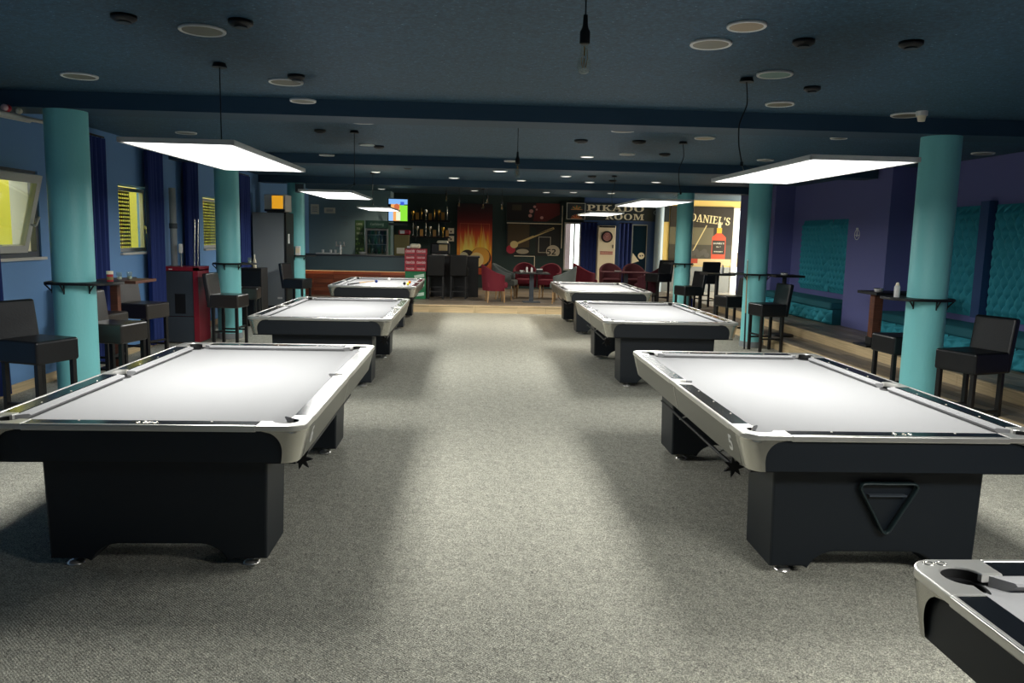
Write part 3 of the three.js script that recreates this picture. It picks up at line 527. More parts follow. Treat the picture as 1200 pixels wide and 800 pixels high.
// high tables
{
  const p = aty(142, 431, 0), t = thing('high_table', 'wooden high table against the blue wall beside the shuttered window', 'high table', [-4.3, 0, -9.9]);
  part('tabletop', rbox(.56, .035, .62, .006, .0, 1.09, 0), mat.woodBrown, t); part('post', rbox(.09, 1.07, .09, .006, -.1, .54, 0), mat.woodBrown, t); part('base', rbox(.36, .03, .4, .006, -.08, .015, 0), mat.black, t);
  for (const [dx, dz] of [[.16, .1], [.23, -.02]]) { const g = thing('drinking_glass', 'small clear glass on the wooden high table', 'glass', [-4.46 + dx, 1.1075, -9.9 + dz], 0, 'glasses on the wooden high table'); part('wall', lathe([[0, 0], [.026, 0], [.032, .09], [.03, .09], [.025, .006], [0, .006]], 18), M({ color: col(230, 240, 240), transmission: .9, thickness: 0, roughness: .05 }), g); part('drink', cyl(.027, .025, .03, 0, .022, 0, 16), mat.offWhite, g); }
  const q = thing('high_table', 'wooden post high table with an ashtray on the upper platform', 'high table', [5.74, P2, -10.9]);
  part('tabletop', rbox(.95, .04, .55, .006, .3, .76, -.0), mat.black, q); part('post', rbox(.13, .72, .13, .006, -.02, .38, 0), mat.woodBrown, q); part('base', rbox(.4, .03, .4, .006, -.02, .015, 0), mat.black, q); part('collar', rbox(.16, .1, .16, .006, -.02, .08, 0), mat.black, q);
  const a = thing('ashtray', 'white ashtray on the wooden post high table', 'ashtray', [5.71, P2 + .78, -10.85]); part('bowl', lathe([[0, 0], [.05, 0], [.065, .045], [.055, .045], [.045, .01], [0, .01]], 24), mat.white, a); part('rim', new THREE.TorusGeometry(.06, .006, 6, 24).rotateX(Math.PI / 2).translate(0, .045, 0), mat.silver, a);
  const r = thing('high_table', 'black high table between the two columns by the entrance', 'high table', [4.72, 0, -15.1]);
  part('tabletop', rbox(.55, .035, .55, .006, 0, 1.1, 0), mat.black, r); part('post', cyl(.035, .035, 1.07, 0, .55, 0), mat.black, r); part('base', cyl(.22, .23, .03, 0, .015, 0, 32), mat.black, r);
  const c = thing('canister', 'white canister on the black high table', 'canister', [4.78, 1.1175, -15.0]); part('body', lathe([[0, 0], [.03, 0], [.03, .11], [.022, .125], [0, .125]], 18), mat.white, c); part('cap', cyl(.015, .022, .04, 0, .145, 0, 14), mat.offWhite, c);
  const s = thing('high_table', 'small dark high table behind the column with the leaning cue', 'high table', [5.25, P1, -13.1]);
  part('tabletop', rbox(.5, .035, .5, .006, 0, 1.02, 0), mat.black, s); part('post', cyl(.035, .035, 1, 0, .5, 0), mat.black, s); part('base', cyl(.2, .21, .03, 0, .015, 0, 32), mat.black, s);
  const d = thing('ashtray', 'pale ashtray on the small dark high table', 'ashtray', [5.2, P1 + 1.0375, -13.0]); part('bowl', lathe([[0, 0], [.05, 0], [.06, .035], [.052, .035], [.045, .01], [0, .01]], 24), mat.white, d); part('rim', new THREE.TorusGeometry(.056, .005, 6, 24).rotateX(Math.PI / 2).translate(0, .035, 0), mat.silver, d);
}
// shelves round the columns
COLS.forEach(([x, z], i) => {
  const s = x < 0 ? 1 : -1, n = ['beside table six', 'beside the stove', 'in front of the bar', 'beside the wooden post high table', 'with the leaning cue', 'by the entrance mural'][i];
  const t = thing('column_shelf', 'dark drinks shelf on the turquoise column ' + n, 'shelf', [x, 1.205, z]);
  const out = []; for (let k = 0; k <= 36; k++) { const a = Math.PI * 2 * k / 36; out.push([s * .1 + .33 * Math.sign(Math.cos(a)) * Math.abs(Math.cos(a)) ** .7, .27 * Math.sign(Math.sin(a)) * Math.abs(Math.sin(a)) ** .7]); } out.pop();
  part('board', slab(out, -.012, .012, .003, [arc(0, 0, .185, 0, -Math.PI * 2 + .17, 34)]), mat.black, t);
  for (const a of [.4, 1.6, 2.75, 4.7]) part('bracket', [rod([.186 * Math.cos(a), -.085, .186 * Math.sin(a)], [.25 * Math.cos(a), -.012, .25 * Math.sin(a)], .007), rod([.188 * Math.cos(a), -.1, .188 * Math.sin(a)], [.188 * Math.cos(a), -.012, .188 * Math.sin(a)], .007)], mat.black, t);
});
{
  let t = thing('canister', 'white canister on the shelf of the column beside table five', 'canister', [4.27, 1.217, -7.75]); part('body', lathe([[0, 0], [.028, 0], [.028, .1], [.022, .118], [0, .118]], 18), mat.white, t); part('cap', cyl(.012, .02, .03, 0, .133, 0, 14), mat.offWhite, t);
  t = thing('sauce_jar', 'red jar with a pale lid on the column shelf by table six', 'jar', [-3.52, 1.217, -7.82]); part('body', cyl(.03, .03, .07, 0, .035, 0, 20), mat.red, t); part('lid', cyl(.031, .031, .03, 0, .085, 0, 20), mat.offWhite, t); part('label', cyl(.0305, .0305, .03, 0, .03, 0, 20), mat.khaki, t);
  t = thing('napkin_holder', 'white napkin dispenser on the column shelf by the bar', 'napkin holder', [-3.9, 1.217, -17.78]); part('holder', rbox(.1, .2, .08, .01, 0, .1, 0), mat.white, t); part('napkins', bb(-.045, .045, .05, .16, .04, .045), mat.offWhite, t);
  t = thing('drinking_glass', 'small glass on the column shelf beside the stove', 'glass', [-3.6, 1.217, -12.9]); part('wall', lathe([[0, 0], [.026, 0], [.032, .09], [.03, .09], [.025, .006], [0, .006]], 18), M({ color: col(230, 240, 240), transmission: .9, thickness: 0, roughness: .05 }), t); part('drink', cyl(.027, .025, .03, 0, .022, 0, 16), mat.offWhite, t);
}
// cues
function cue(label, a, b) { const A = new THREE.Vector3(...a), B = new THREE.Vector3(...b), t = thing('billiard_cue', label, 'cue', a), d = B.clone().sub(A), at = f => [d.x * f, d.y * f, d.z * f]; part('butt', rod(at(0), at(.4), .0145, .012), mat.black, t); part('shaft', rod(at(.4), at(.985), .012, .0065), mat.legWood, t); part('tip', rod(at(.985), at(1), .0065), mat.white, t); }
cue('billiard cue leaning on the turquoise column behind the seating platform step', [4.42, .005, -12.5], [4.485, 1.45, -12.78]);
cue('billiard cue lying on the table before the bar', [-2.35, .780, -14.9], [-2.02, .774, -16.2]);
// balls on the table before the bar
[[456, 327, 'white', mat.white], [474, 332, 'black', mat.black], [478, 332.5, 'yellow', mat.yellow], [480, 330.5, 'orange', M({ color: col(226, 120, 30), roughness: .15 })], [441, 329.5, 'dark blue', mat.curtain]].forEach(([x, y, c, m]) => { const p = aty(x, y, .793); const b = solo('billiard_ball', new THREE.SphereGeometry(.0286, 24, 16), m, c + ' billiard ball on the table before the bar', 'ball'); b.position.set(p.x, .7645 + .0286, p.z); });

// ================================================================= RIGHT SIDE: benches
function tufted(w, h, nx, ny) {                                     // buttoned upholstery in the x,y plane, puffed along +z
  return grid(Math.round(nx * 10), Math.round(ny * 10), (u, v) => {
    const a = u * nx, b = v * ny, s = (a + b) , t = (a - b), f = q => Math.abs(Math.sin(Math.PI * q / 1)), p = Math.pow(f(s) * f(t), .45), e = Math.min(1, 12 * Math.min(u, 1 - u), 12 * Math.min(v, 1 - v));
    return [(u - .5) * w, v * h, e * (.03 + .085 * p)];
  });
}
function bench(label, z0, z1, panels, ends) {
  const t = thing('bench', label, 'bench', [0, P2, 0]), x0 = 6.35, x1 = XR - .02;
  part('base', bb(x0 + .03, x1, 0, .27, z0, z1), mat.tealDark, t);
  part('seat', rbox(x1 - x0 + .02, .13, z1 - z0, .035, (x0 + x1) / 2 - .01, .335, (z0 + z1) / 2, 3), mat.tealDark, t);
  const n = Math.round((z1 - z0) / .62), w = (z1 - z0) / n;
  for (let i = 0; i < n; i++) { const g = tufted(w - .015, .25, 2, 1); g.rotateY(-Math.PI / 2); g.translate(x0 + .03, .01, z0 + (i + .5) * w); part('front_pad', g, mat.teal, t); }
  for (const [a, b, y0, y1] of panels) { const g = tufted(b - a, y1 - y0, Math.round((b - a) / .15), Math.round((y1 - y0) / .24)); g.rotateY(-Math.PI / 2); g.translate(XR - .02, y0 - P2, (a + b) / 2); part('tufted_panel', g, mat.teal, t); }
}
bench('teal upholstered bench with two buttoned back panels beside the violet wall panel', -17.0, -13.65, [[-16.42, -15.1, .8, 2.2], [-15.06, -13.95, .8, 2.2]]);
bench('teal upholstered bench with tall buttoned back panels behind the black bar stool', -12.2, -8.2, [[-12.0, -10.5, .78, 2.3], [-10.28, -8.6, .78, 2.3]]);
// violet partitions between the benches
struct('wall_niche', bb(6.52, XR, P2, CEIL, -13.6, -12.25), mat.purpleWall, 'violet wall panel between the two benches');
struct('wall_niche', bb(6.52, XR, P2, CEIL, -18.6, -17.05), mat.purpleWall, 'violet wall panel at the entrance end of the benches');
struct('trim_3', bb(XR - .12, XR, .78, 2.35, -10.48, -10.3), mat.navyWall, 'narrow dark strip between the tall buttoned panels');
for (const [z, l] of [[-13.25, 'round white wire wall hook on the violet panel between benches'], [-17.4, 'round white wire wall hook at the entrance end of the benches']]) {
  const t = thing('wall_hook', l, 'wall hook', [6.515, 1.9, z]); part('ring', new THREE.TorusGeometry(.085, .006, 8, 32).rotateY(Math.PI / 2), mat.white, t); part('hook', [rod([0, .1, 0], [0, -.04, 0], .01), rod([-.0, -.01, -.08], [0, -.01, .08], .006)], mat.white, t); part('mount', box(.02, .03, .06, 0, .1, 0), mat.white, t);
}
// string of pale pink bulbs high on the right, shelf of red bulbs high on the left
{
  const t = thing('string_light', 'short string of pale pink bulbs high on the right wall', 'string light', [0, 0, 0]);
  const pts = [[1170, 162], [1180, 161], [1189, 158.5], [1200, 155]].map(([x, y]) => { const p = atz(x, y, -9.3); return [p.x, p.y, p.z]; }); pts.push([XR, pts[3][1] + .1, -9.2]);
  part('wire', tube(pts, .004, 30, 6), mat.white, t); for (const p of pts.slice(0, 3)) part('bulb', new THREE.SphereGeometry(.028, 14, 10).translate(p[0], p[1] - .01, p[2]), M({ color: col(226, 190, 200), roughness: .3 }), t);
  const e = thing('wall_lamp', 'unlit slim lamp board with red and white bulbs above the tilted window', 'lamp', [0, 0, 0]);
  const a = atz(-4, 131, -6.6), b = atz(51, 143, -8.6); const d = rod([a.x, a.y, a.z], [b.x, b.y, b.z], .02); part('rail', d, mat.pvc, e);
  part('rail_edge', rod([a.x - .12, a.y - .0, a.z], [b.x - .14, b.y - .0, b.z], .015), mat.pvc, e);
  part('wall_arm', [rod([a.x, a.y, a.z], [XL, a.y + .02, a.z], .012), rod([b.x, b.y, b.z], [XL, b.y + .02, b.z], .012)], mat.pvc, e);
  for (const [f, m, r] of [[.14, mat.pink, .028], [.2, mat.red, .03], [.42, mat.offWhite, .028]]) part('bulb', new THREE.SphereGeometry(r, 14, 10).translate(a.x + (b.x - a.x) * f, a.y + (b.y - a.y) * f + .05, a.z + (b.z - a.z) * f), m, e);
}
// blue jugs by the entrance stool
for (const [x, l] of [[5.18, 'water jug with blue lower half beside the entrance stool'], [5.02, 'water jug with blue lower half beside the entrance column']]) { const t = thing('water_jug', l, 'water jug', [x, PB, -18.6]); part('base', cyl(.07, .07, .2, 0, .1, 0, 24), mat.blueJug, t); part('body', cyl(.068, .068, .16, 0, .28, 0, 24), mat.clearJug, t); part('cap', cyl(.05, .068, .04, 0, .38, 0, 24), mat.blueJug, t); }

// ================================================================= LEFT SIDE
function curtain(label, z0, z1, flare = 0, y0 = .05) {
  const n = Math.max(3, Math.round((z1 - z0) / .11));
  const g = grid(n * 8, 6, (u, v) => { const y = CEIL - .12 - (CEIL - .12 - y0) * v, w = 1 + flare * v * v; return [XL + .09 + .035 * Math.cos(u * n * 2 * Math.PI) + .01 * Math.sin(u * 9 + v * 2), y, z1 - (z1 - z0) * u * w]; });
  const h = g.clone(); h.translate(.004, 0, 0);
  const t = thing('curtain', label, 'curtain'); part('drape', [g, h], mat.curtain, t); part('curtain_rail', rod([XL + .09, CEIL - .1, z1 + .05], [XL + .09, CEIL - .1, z0 - .05], .012), mat.black, t);
}
curtain('navy curtain spreading to the floor near the tilted window', -7.95, -6.9, .08);
curtain('navy curtain beside the wooden high table', -10.3, -9.75);
curtain('navy curtain between the shuttered window and the white pipe', -12.12, -11.56);
curtain('navy curtain between the white pipe and the far shuttered window', -13.62, -13.05);
curtain('navy curtain behind the column next to the grey cabinet', -16.7, -15.95);
// pellet stove
{
  const t = thing('stove', 'red framed grey stove with a small window against the left wall', 'stove', [-4.45, 0, -12.42]), w = .56, h = 1.16, d = .5;
  part('body', rbox(w, h - .04, d - .04, .01, 0, h / 2, -.02), mat.heaterRed, t); part('frame', [bb(-w / 2, -w / 2 + .075, 0, h, d / 2 - .06, d / 2 + .01), bb(w / 2 - .075, w / 2, 0, h, d / 2 - .06, d / 2 + .01), bb(-w / 2, w / 2, h - .05, h + .01, -d / 2, d / 2 + .01)], mat.heaterRed, t);
  const f = part('door', bb(-w / 2 + .08, w / 2 - .08, .42, h - .06, d / 2 - .03, d / 2), mat.darkGrey, t); part('lower_door', bb(-w / 2 + .08, w / 2 - .08, .02, .41, d / 2 - .03, d / 2), mat.darkGrey, t);
  part('window_glass', bb(-.075, .08, .46, .76, d / 2, d / 2 + .004), mat.black, f); part('badge', bb(-.15, -.1, h - .035, h - .022, d / 2 + .01, d / 2 + .014), mat.white, t);
  const p = thing('flue_pipe', 'pale flue pipe rising from the red framed stove', 'pipe', [-4.62, 1.17, -12.45]); part('pipe', cyl(.05, .05, .55, 0, .91, 0, 20), mat.grey, p); part('lower_pipe', cyl(.05, .05, .58, 0, .29, 0, 20), mat.grey, p); part('joint', cyl(.06, .06, .08, 0, .61, 0, 20), mat.darkGrey, p);
  const m = thing('wall_pump', 'small white dispenser fixed above the red framed stove', 'dispenser', [-4.48, 1.17, -12.35]); part('stand', cyl(.012, .012, .22, 0, .11, 0, 12), mat.silver, m); part('head', rbox(.05, .14, .05, .01, 0, .27, 0), mat.white, m);
  const c = thing('cue_stand', 'pale upright rods leaning by the curtain behind the stove', 'rods', [-4.3, 1.17, -12.4]); for (const x of [0, .05]) part('rod', rod([x, 0, 0], [x + .01, .72, -.05], .009), mat.silver, c);
}
// tall grey cabinet with an old television on top
{
  const t = thing('tall_cabinet', 'tall light grey cabinet beside the column at the bar', 'cabinet', [-4.12, 0, -16.3]); // back against the wall side
  t.position.set(-4.36, 0, -17.3); t.scale.y = 1.02;
  part('body', bb(-.3, .36, .16, 2.08, -.35, .33), mat.grey, t); part('side_panel', bb(.36, .4, .16, 2.08, -.35, .35), mat.black, t); part('plinth', bb(-.3, .4, 0, .16, -.33, .31), mat.darkGrey, t); part('notice', bb(.402, .404, 1.45, 1.65, .05, .2), mat.white, t); part('front', bb(-.29, .35, .18, 2.06, .33, .345), mat.grey, t); part('vent', bb(.2, .3, .3, .34, .345, .35), mat.white, t);
  const v = thing('television', 'old box television with orange screen on the tall grey cabinet', 'television', [-4.2, 2.122, -17.25], -.1);
  part('case', rbox(.46, .36, .4, .02, 0, .2, -.02), mat.pvc, v); part('screen', new THREE.PlaneGeometry(.24, .27).translate(.06, .22, .183), M({ color: col(40, 30, 10), emissive: col(240, 170, 40), emissiveIntensity: .8, roughness: .2 }), v); part('bezel', rbox(.44, .05, .04, .01, 0, .05, .18), mat.darkGrey, v); part('stand', bb(-.18, .18, 0, .025, -.15, .15), mat.black, v);
  const b = thing('cabinet', 'black low cabinet with a pale bottle on it behind the column', 'cabinet', [-4.05, 0, -14.75]); part('body', rbox(.4, 1.04, .45, .01, 0, .54, 0), mat.black, b); part('door', bb(-.18, .18, .06, 1.0, .225, .235), mat.blackPanel, b); part('plinth', bb(-.18, .18, 0, .03, -.2, .2), mat.black, b);
  const q = thing('bottle', 'pale bottle standing on the black low cabinet', 'bottle', [-4.0, 1.06, -14.65]); part('body', lathe([[0, 0], [.03, 0], [.03, .13], [.012, .18], [.012, .23], [0, .23]], 18), mat.offWhite, q); part('cap', cyl(.013, .013, .02, 0, .24, 0, 12), mat.white, q);
}
{ const t = thing('loudspeaker', 'small blue grey loudspeaker on top of the column at the bar', 'loudspeaker', [-3.82, 2.58, -17.72]); part('cabinet', rbox(.2, .2, .16, .015, 0, .1, 0), M({ color: col(90, 120, 140), roughness: .5 }), t); part('grille', bb(-.085, .085, .02, .18, .08, .085), mat.darkGrey, t); part('bracket', rod([0, .1, -.08], [-.1, .1, -.16], .015), mat.black, t); }

// ================================================================= BAR
{
  const t = thing('bar_counter', 'bar counter with dark upper panel and reddish boards below', 'bar counter', [0, PB, 0]), x0 = -4.7, x1 = -1.15;
  part('carcass', bb(x0, x1, 0, 1.0, -20.6, -20.02), mat.black, t); part('worktop', rbox(x1 - x0 + .04, .04, .7, .008, (x0 + x1) / 2, 1.0, -20.32), mat.darkGrey, t); part('upper_panel', bb(x0, x1, .62, .98, -20.02, -19.92), M({ color: col(78, 98, 104), roughness: .5 }), t);
  part('light_strip', bb(x0 + .1, x1 - .1, .614, .62, -19.96, -19.94), M({ color: col(255, 200, 140), emissive: new THREE.Color(1, .6, .25), emissiveIntensity: 1.4 }), t);
  { const L = new THREE.RectAreaLight(0xffc488, 5, 3.3, .02); L.position.set((x0 + x1) / 2, .61, -19.95); L.rotation.x = -Math.PI / 2; t.add(L); }
  for (let i = 0; i < 6; i++) for (let k = 0; k < 3; k++) { const a = x0 + k * 1.185; part('board', bb(a, a + 1.18, i * .103, i * .103 + .098, -20.02, -19.995 + .004 * ((i + k) % 2)), (i + k) % 2 ? mat.woodRed : mat.woodRed2, t); }
  const c = thing('bar_counter', 'black counter block beside the stools under the flame poster', 'bar counter', [0, PB, 0]);
  part('carcass', bb(-1.1, .12, 0, 1.0, -21.0, -20.2), mat.black, c); part('worktop', rbox(1.28, .04, .9, .008, -.49, 1.02, -20.6), mat.black, c);
}
// fridge behind the bar
{
  const z = -22.0, a = atz(428, 258, z), b = atz(455, 300, z), cx = (a.x + b.x) / 2, w = b.x - a.x, top = a.y;
  const t = thing('bottle_fridge', 'green glass door bottle fridge behind the bar counter', 'fridge', [cx, PB, z - .3]), h = top - PB;
  part('case', [bb(-w / 2, w / 2, 0, h, -.3, -.26), bb(-w / 2, -w / 2 + .03, 0, h, -.26, .26), bb(w / 2 - .03, w / 2, 0, h, -.26, .26), bb(-w / 2 + .03, w / 2 - .03, 0, .1, -.26, .26), bb(-w / 2 + .03, w / 2 - .03, h - .2, h, -.26, .26)], M({ color: col(58, 104, 88), roughness: .5 }), t);
  const dr = part('door', [bb(-w / 2, -w / 2 + .05, .1, h - .22, .26, .3), bb(w / 2 - .05, w / 2, .1, h - .22, .26, .3), bb(-w / 2 + .05, w / 2 - .05, .1, .15, .26, .3), bb(-w / 2 + .05, w / 2 - .05, h - .27, h - .22, .26, .3)], mat.pvc, t);
  part('door_glass', bb(-w / 2 + .05, w / 2 - .05, .15, h - .27, .275, .283), mat.pane, dr);
  part('header_sign', new THREE.PlaneGeometry(w - .06, .17).translate(0, h - .1, .262), M({ map: canvasTex(256, 64, (g, W, H) => { g.fillStyle = '#3c6a5a'; g.fillRect(0, 0, W, H); g.fillStyle = '#b8cfc0'; g.font = 'bold 34px serif'; g.textAlign = 'center'; g.fillText('Carlsberg', W / 2, 44); }), roughness: .5 }), t);
  const bg = lathe([[0, 0], [.03, 0], [.03, .13], [.011, .18], [.011, .23], [0, .23]], 12), cols = [mat.green, mat.khaki, mat.silverCup, mat.darkGrey];
  for (let s = 0; s < 4; s++) { part('shelf', bb(-w / 2 + .03, w / 2 - .03, .75 + s * .26 - .01, .75 + s * .26, -.24, .22), mat.white, t); for (let k = 0; k < 6; k++) { const q = solo('bottle', bg, cols[(k + s) % 4], 'bottle on the ' + ['lowest', 'second', 'third', 'top'][s] + ' shelf inside the green bottle fridge', 'bottle', 'bottles on the ' + ['lowest', 'second', 'third', 'top'][s] + ' fridge shelf'); q.position.set(cx - w / 2 + .09 + k * (w - .18) / 5, PB + .75 + s * .26, z - .16); } }
  // green poster beside the fridge
  const p = atz(416, 258, -22.2), q = atz(427, 299, -22.2);
  const ps = thing('poster', 'tall green printed banner left of the bottle fridge', 'poster', [(p.x + q.x) / 2, 0, -22.2]);
  part('board', bb(-(q.x - p.x) / 2, (q.x - p.x) / 2, 1.0, p.y, -.02, 0), mat.green, ps);
  part('print', new THREE.PlaneGeometry(q.x - p.x - .01, p.y - 1.01).translate(0, (p.y + 1.0) / 2, .002), M({ map: canvasTex(128, 512, (g, W, H) => { g.fillStyle = '#4c6b3c'; g.fillRect(0, 0, W, H); g.fillStyle = '#c9d4ae'; g.font = 'bold 40px sans-serif'; g.fillText('CARE', 14, 60, 90); g.fillText('TO', 20, 120); g.fillText('NOSE', 18, 180, 90); for (let i = 0; i < 40; i++) { g.fillStyle = ['#7fae4c', '#3a5a2c', '#a8c878'][i % 3]; g.beginPath(); g.arc(rr(10, W - 10), rr(240, H), rr(6, 20), 0, 7); g.fill(); } }), roughness: .5 }), ps);
  part('foot', bb(-.1, .1, PB, 1.0, -.015, -.005), mat.darkGrey, ps);
}
// papers on the grey bar wall
const ZW = ZB + .905;
[[364, 374, 239, 251, 'small framed paper on the grey bar wall nearest the column'], [380, 393, 243, 250, 'white wide paper on the grey bar wall']].forEach(([x0, x1, y0, y1, l]) => { const a = atz(x0, y0, ZW), b = atz(x1, y1, ZW); const t = thing('notice', l, 'notice', [(a.x + b.x) / 2, (a.y + b.y) / 2, ZW]); part('sheet', box(b.x - a.x, a.y - b.y, .01, 0, 0, .006), mat.offWhite, t); part('text_lines', [0, 1, 2].map(k => box((b.x - a.x) * .6, .012, .002, 0, (a.y - b.y) * (.2 - .2 * k), .012)), mat.grey, t); });
{ const a = atz(398, 240, ZW), b = atz(408, 266, ZW), t = thing('wall_lettering', 'faint chalk drawing of a cup and words on the bar wall', 'lettering', [(a.x + b.x) / 2, b.y, ZW + .004]); const k = (x0, y0, x1, y1) => rod([x0, y0, 0], [x1, y1, 0], .007, .007, 5); part('cup_drawing', [k(-.12, .66, .12, .66), k(-.1, .64, 0, .5), k(.1, .64, 0, .5), k(-.1, .46, .1, .46), k(0, .5, 0, .46)], mat.grey, t); part('words', [k(-.1, .3, .1, .3), k(-.08, .24, .1, .25), k(-.04, .12, .1, .12), k(0, .06, .1, .06)], mat.grey, t); }
// television over the bar
{
  const z = -21.6, a = atz(456, 233, z), b = atz(477, 259, z), w = (b.x - a.x) * 1.05, h = a.y - b.y, t = thing('television', 'bright wall television beside the trophy shelves', 'television', [(a.x + b.x) / 2, b.y, z], .25);
  part('case', rbox(w + .04, h + .05, .05, .01, 0, h / 2, -.03), mat.black, t);
  part('screen', new THREE.PlaneGeometry(w, h).translate(0, h / 2, .001), M({ color: 0x000000, emissive: 0xffffff, emissiveIntensity: 1.1, emissiveMap: canvasTex(256, 256, (g, W, H) => { g.fillStyle = '#7fb4f0'; g.fillRect(0, 0, W, 60); g.fillStyle = '#f0a860'; g.fillRect(30, 60, 120, 196); g.fillStyle = '#9fc8ff'; g.fillRect(0, 120, 60, 136); g.fillStyle = '#8be03c'; g.fillRect(150, 70, 106, 186); g.fillStyle = '#e8f0d0'; g.fillRect(100, 150, 60, 100); g.fillStyle = '#c86a40'; g.beginPath(); g.arc(110, 90, 36, 0, 7); g.fill(); g.fillStyle = '#3a5ad0'; g.fillRect(160, 30, 50, 40); }), roughness: .3 }), t);
  part('wall_arm', rod([0, h / 2, -.05], [-.3, h / 2, -1.4], .02), mat.black, t); part('stand_bar', bb(-w / 2, w / 2, -.12, -.06, -.05, -.01), mat.darkGrey, t);
  const L = new THREE.RectAreaLight(0xcfe0c0, .9, w, h); L.position.set(0, h / 2, .012); L.rotation.y = Math.PI; t.add(L);
}
// trophy shelves
{
  const z = ZB + .16, S = [[482, 526, 258], [482, 526, 277]];
  const cup = lathe([[0, 0], [.05, 0], [.05, .03], [.018, .05], [.012, .16], [.02, .19], [.055, .26], [.06, .33], [.054, .33], [.045, .26], [0, .2]], 16), fig = lathe([[0, 0], [.045, 0], [.045, .05], [.012, .07], [.01, .2], [.022, .26], [.03, .31], [.018, .36], [.022, .39], [.012, .43], [0, .44]], 14), block = [bb(-.07, .07, 0, .22, -.03, .03)];
  S.forEach(([x0, x1, y], s) => {
    const a = atz(x0, y, z), b = atz(x1, y, z), sh = thing('wall_shelf', s ? 'lower dark wall shelf full of trophies' : 'upper dark wall shelf full of trophies', 'shelf', [(a.x + b.x) / 2, a.y, z]); const w = b.x - a.x;
    part('board', bb(-w / 2 - .05, w / 2 + .05, -.03, 0, -.15, .14), mat.black, sh); part('bracket', [bb(-w / 2 + .1, -w / 2 + .13, -.14, -.03, -.15, -.12), bb(w / 2 - .13, w / 2 - .1, -.14, -.03, -.15, -.12)], mat.darkGrey, sh);
    const n = 9; for (let i = 0; i < n; i++) {
      const k = (i * 2 + s) % 3, x = a.x + .05 + (w - .1) * i / (n - 1), t = thing('trophy', ['gold cup trophy', 'slim figure trophy', 'gold plaque trophy'][k] + (s ? ' on the lower trophy shelf' : ' on the upper trophy shelf'), 'trophy', [x, a.y, z + rr(-.05, .06)], 0, s ? 'trophies on the lower shelf' : 'trophies on the upper shelf');
      t.scale.set(.72, rr(.8, 1.05), .72);
      if (k === 0) { part('cup', cup, rnd() > .5 ? mat.gold : mat.silverCup, t); for (const e of [-1, 1]) part('handle', new THREE.TorusGeometry(.03, .006, 6, 14).translate(e * .065, .28, 0), mat.gold, t); } else if (k === 1) { part('figure', fig, rnd() > .4 ? mat.silverCup : mat.gold, t); part('base', bb(-.05, .05, 0, .04, -.05, .05), mat.black, t); } else { part('plaque', bb(-.065, .065, .03, .25, -.02, .02), M({ color: col(206, 150, 62), roughness: .35 }), t); part('base', bb(-.07, .07, 0, .03, -.04, .04), mat.woodBrown, t); }
    }
  });
  for (const [y, l] of [[267, 'upper small cream certificate beside the trophy shelves'], [276, 'lower small cream certificate beside the trophy shelves']]) { const a = atz(525, y, ZB + .02), b = atz(532, y + 7, ZB + .02), t = thing('certificate', l, 'certificate', [(a.x + b.x) / 2, (a.y + b.y) / 2, ZB + .012]); part('frame', box(b.x - a.x + .03, a.y - b.y + .02, .02), mat.black, t); part('sheet', box(b.x - a.x, a.y - b.y - .01, .004, 0, 0, .012), mat.offWhite, t); part('seal', box(.05, .05, .002, 0, -.02, .015), mat.woodBrown, t); }
}
// things on the bar
const BT = PB + 1.02;
{
  const zz = -20.4, P = (x) => atz(x, 298, zz).x;
  let t = thing('carton', 'khaki carton with a red packet on it on the bar', 'box', [P(471), BT, zz]); part('box', rbox(.36, .52, .3, .008, 0, .26, 0), mat.khaki, t); part('flap', bb(-.18, .18, .52, .525, -.15, .15), mat.khaki, t); part('print', bb(-.12, .08, .05, .2, .15, .152), mat.offWhite, t);
  t = thing('snack_packet', 'red and white packet lying on the khaki carton', 'packet', [P(474), BT + .525, zz]); part('bag', rbox(.3, .13, .2, .05, 0, .065, 0, 3), mat.red, t); part('label', rbox(.12, .08, .01, .004, -.05, .07, .1), mat.white, t);
  t = thing('beer_tap', 'white and chrome beer tap on the bar', 'beer tap', [P(399), BT, zz]); t.scale.setScalar(.75); part('column', cyl(.035, .045, .3, 0, .15, 0), mat.chrome, t); part('arm', rod([-.15, .28, 0], [.15, .28, 0], .03), mat.chrome, t); for (const x of [-.13, 0, .13]) part('handle', rod([x, .3, .03], [x, .42, .06], .018), mat.white, t);
  t = thing('dish_tray', 'white tray with cups on the bar beside the beer tap', 'tray', [P(384), BT, zz]); part('tray', rbox(.55, .03, .3, .01, 0, .015, 0), mat.white, t); for (const x of [-.12, .08, .2]) part('cup', cyl(.035, .028, .08, x, .07, 0, 16), mat.white, t);
  t = thing('tip_bowl', 'white bowl on the bar next to the khaki carton', 'bowl', [P(425), BT, zz]); part('bowl', lathe([[0, 0], [.05, 0], [.1, .07], [.093, .07], [.046, .01], [0, .01]], 24), mat.white, t); part('contents', cyl(.08, .06, .02, 0, .045, 0, 20), mat.grey, t);
  t = thing('coffee_machine', 'black and cream coffee machine on the black counter', 'coffee machine', [-1.0 + .12, BT + .02, -20.7]); part('body', rbox(.5, .3, .35, .05, 0, .17, 0, 3), mat.black, t); part('top_shell', rbox(.3, .12, .3, .05, .06, .32, 0, 3), mat.offWhite, t); part('front', rbox(.22, .16, .03, .02, .08, .2, .18, 3), M({ color: col(220, 190, 130), roughness: .4 }), t); part('drip_tray', bb(-.2, .2, .0, .03, .15, .25), mat.silver, t);
}
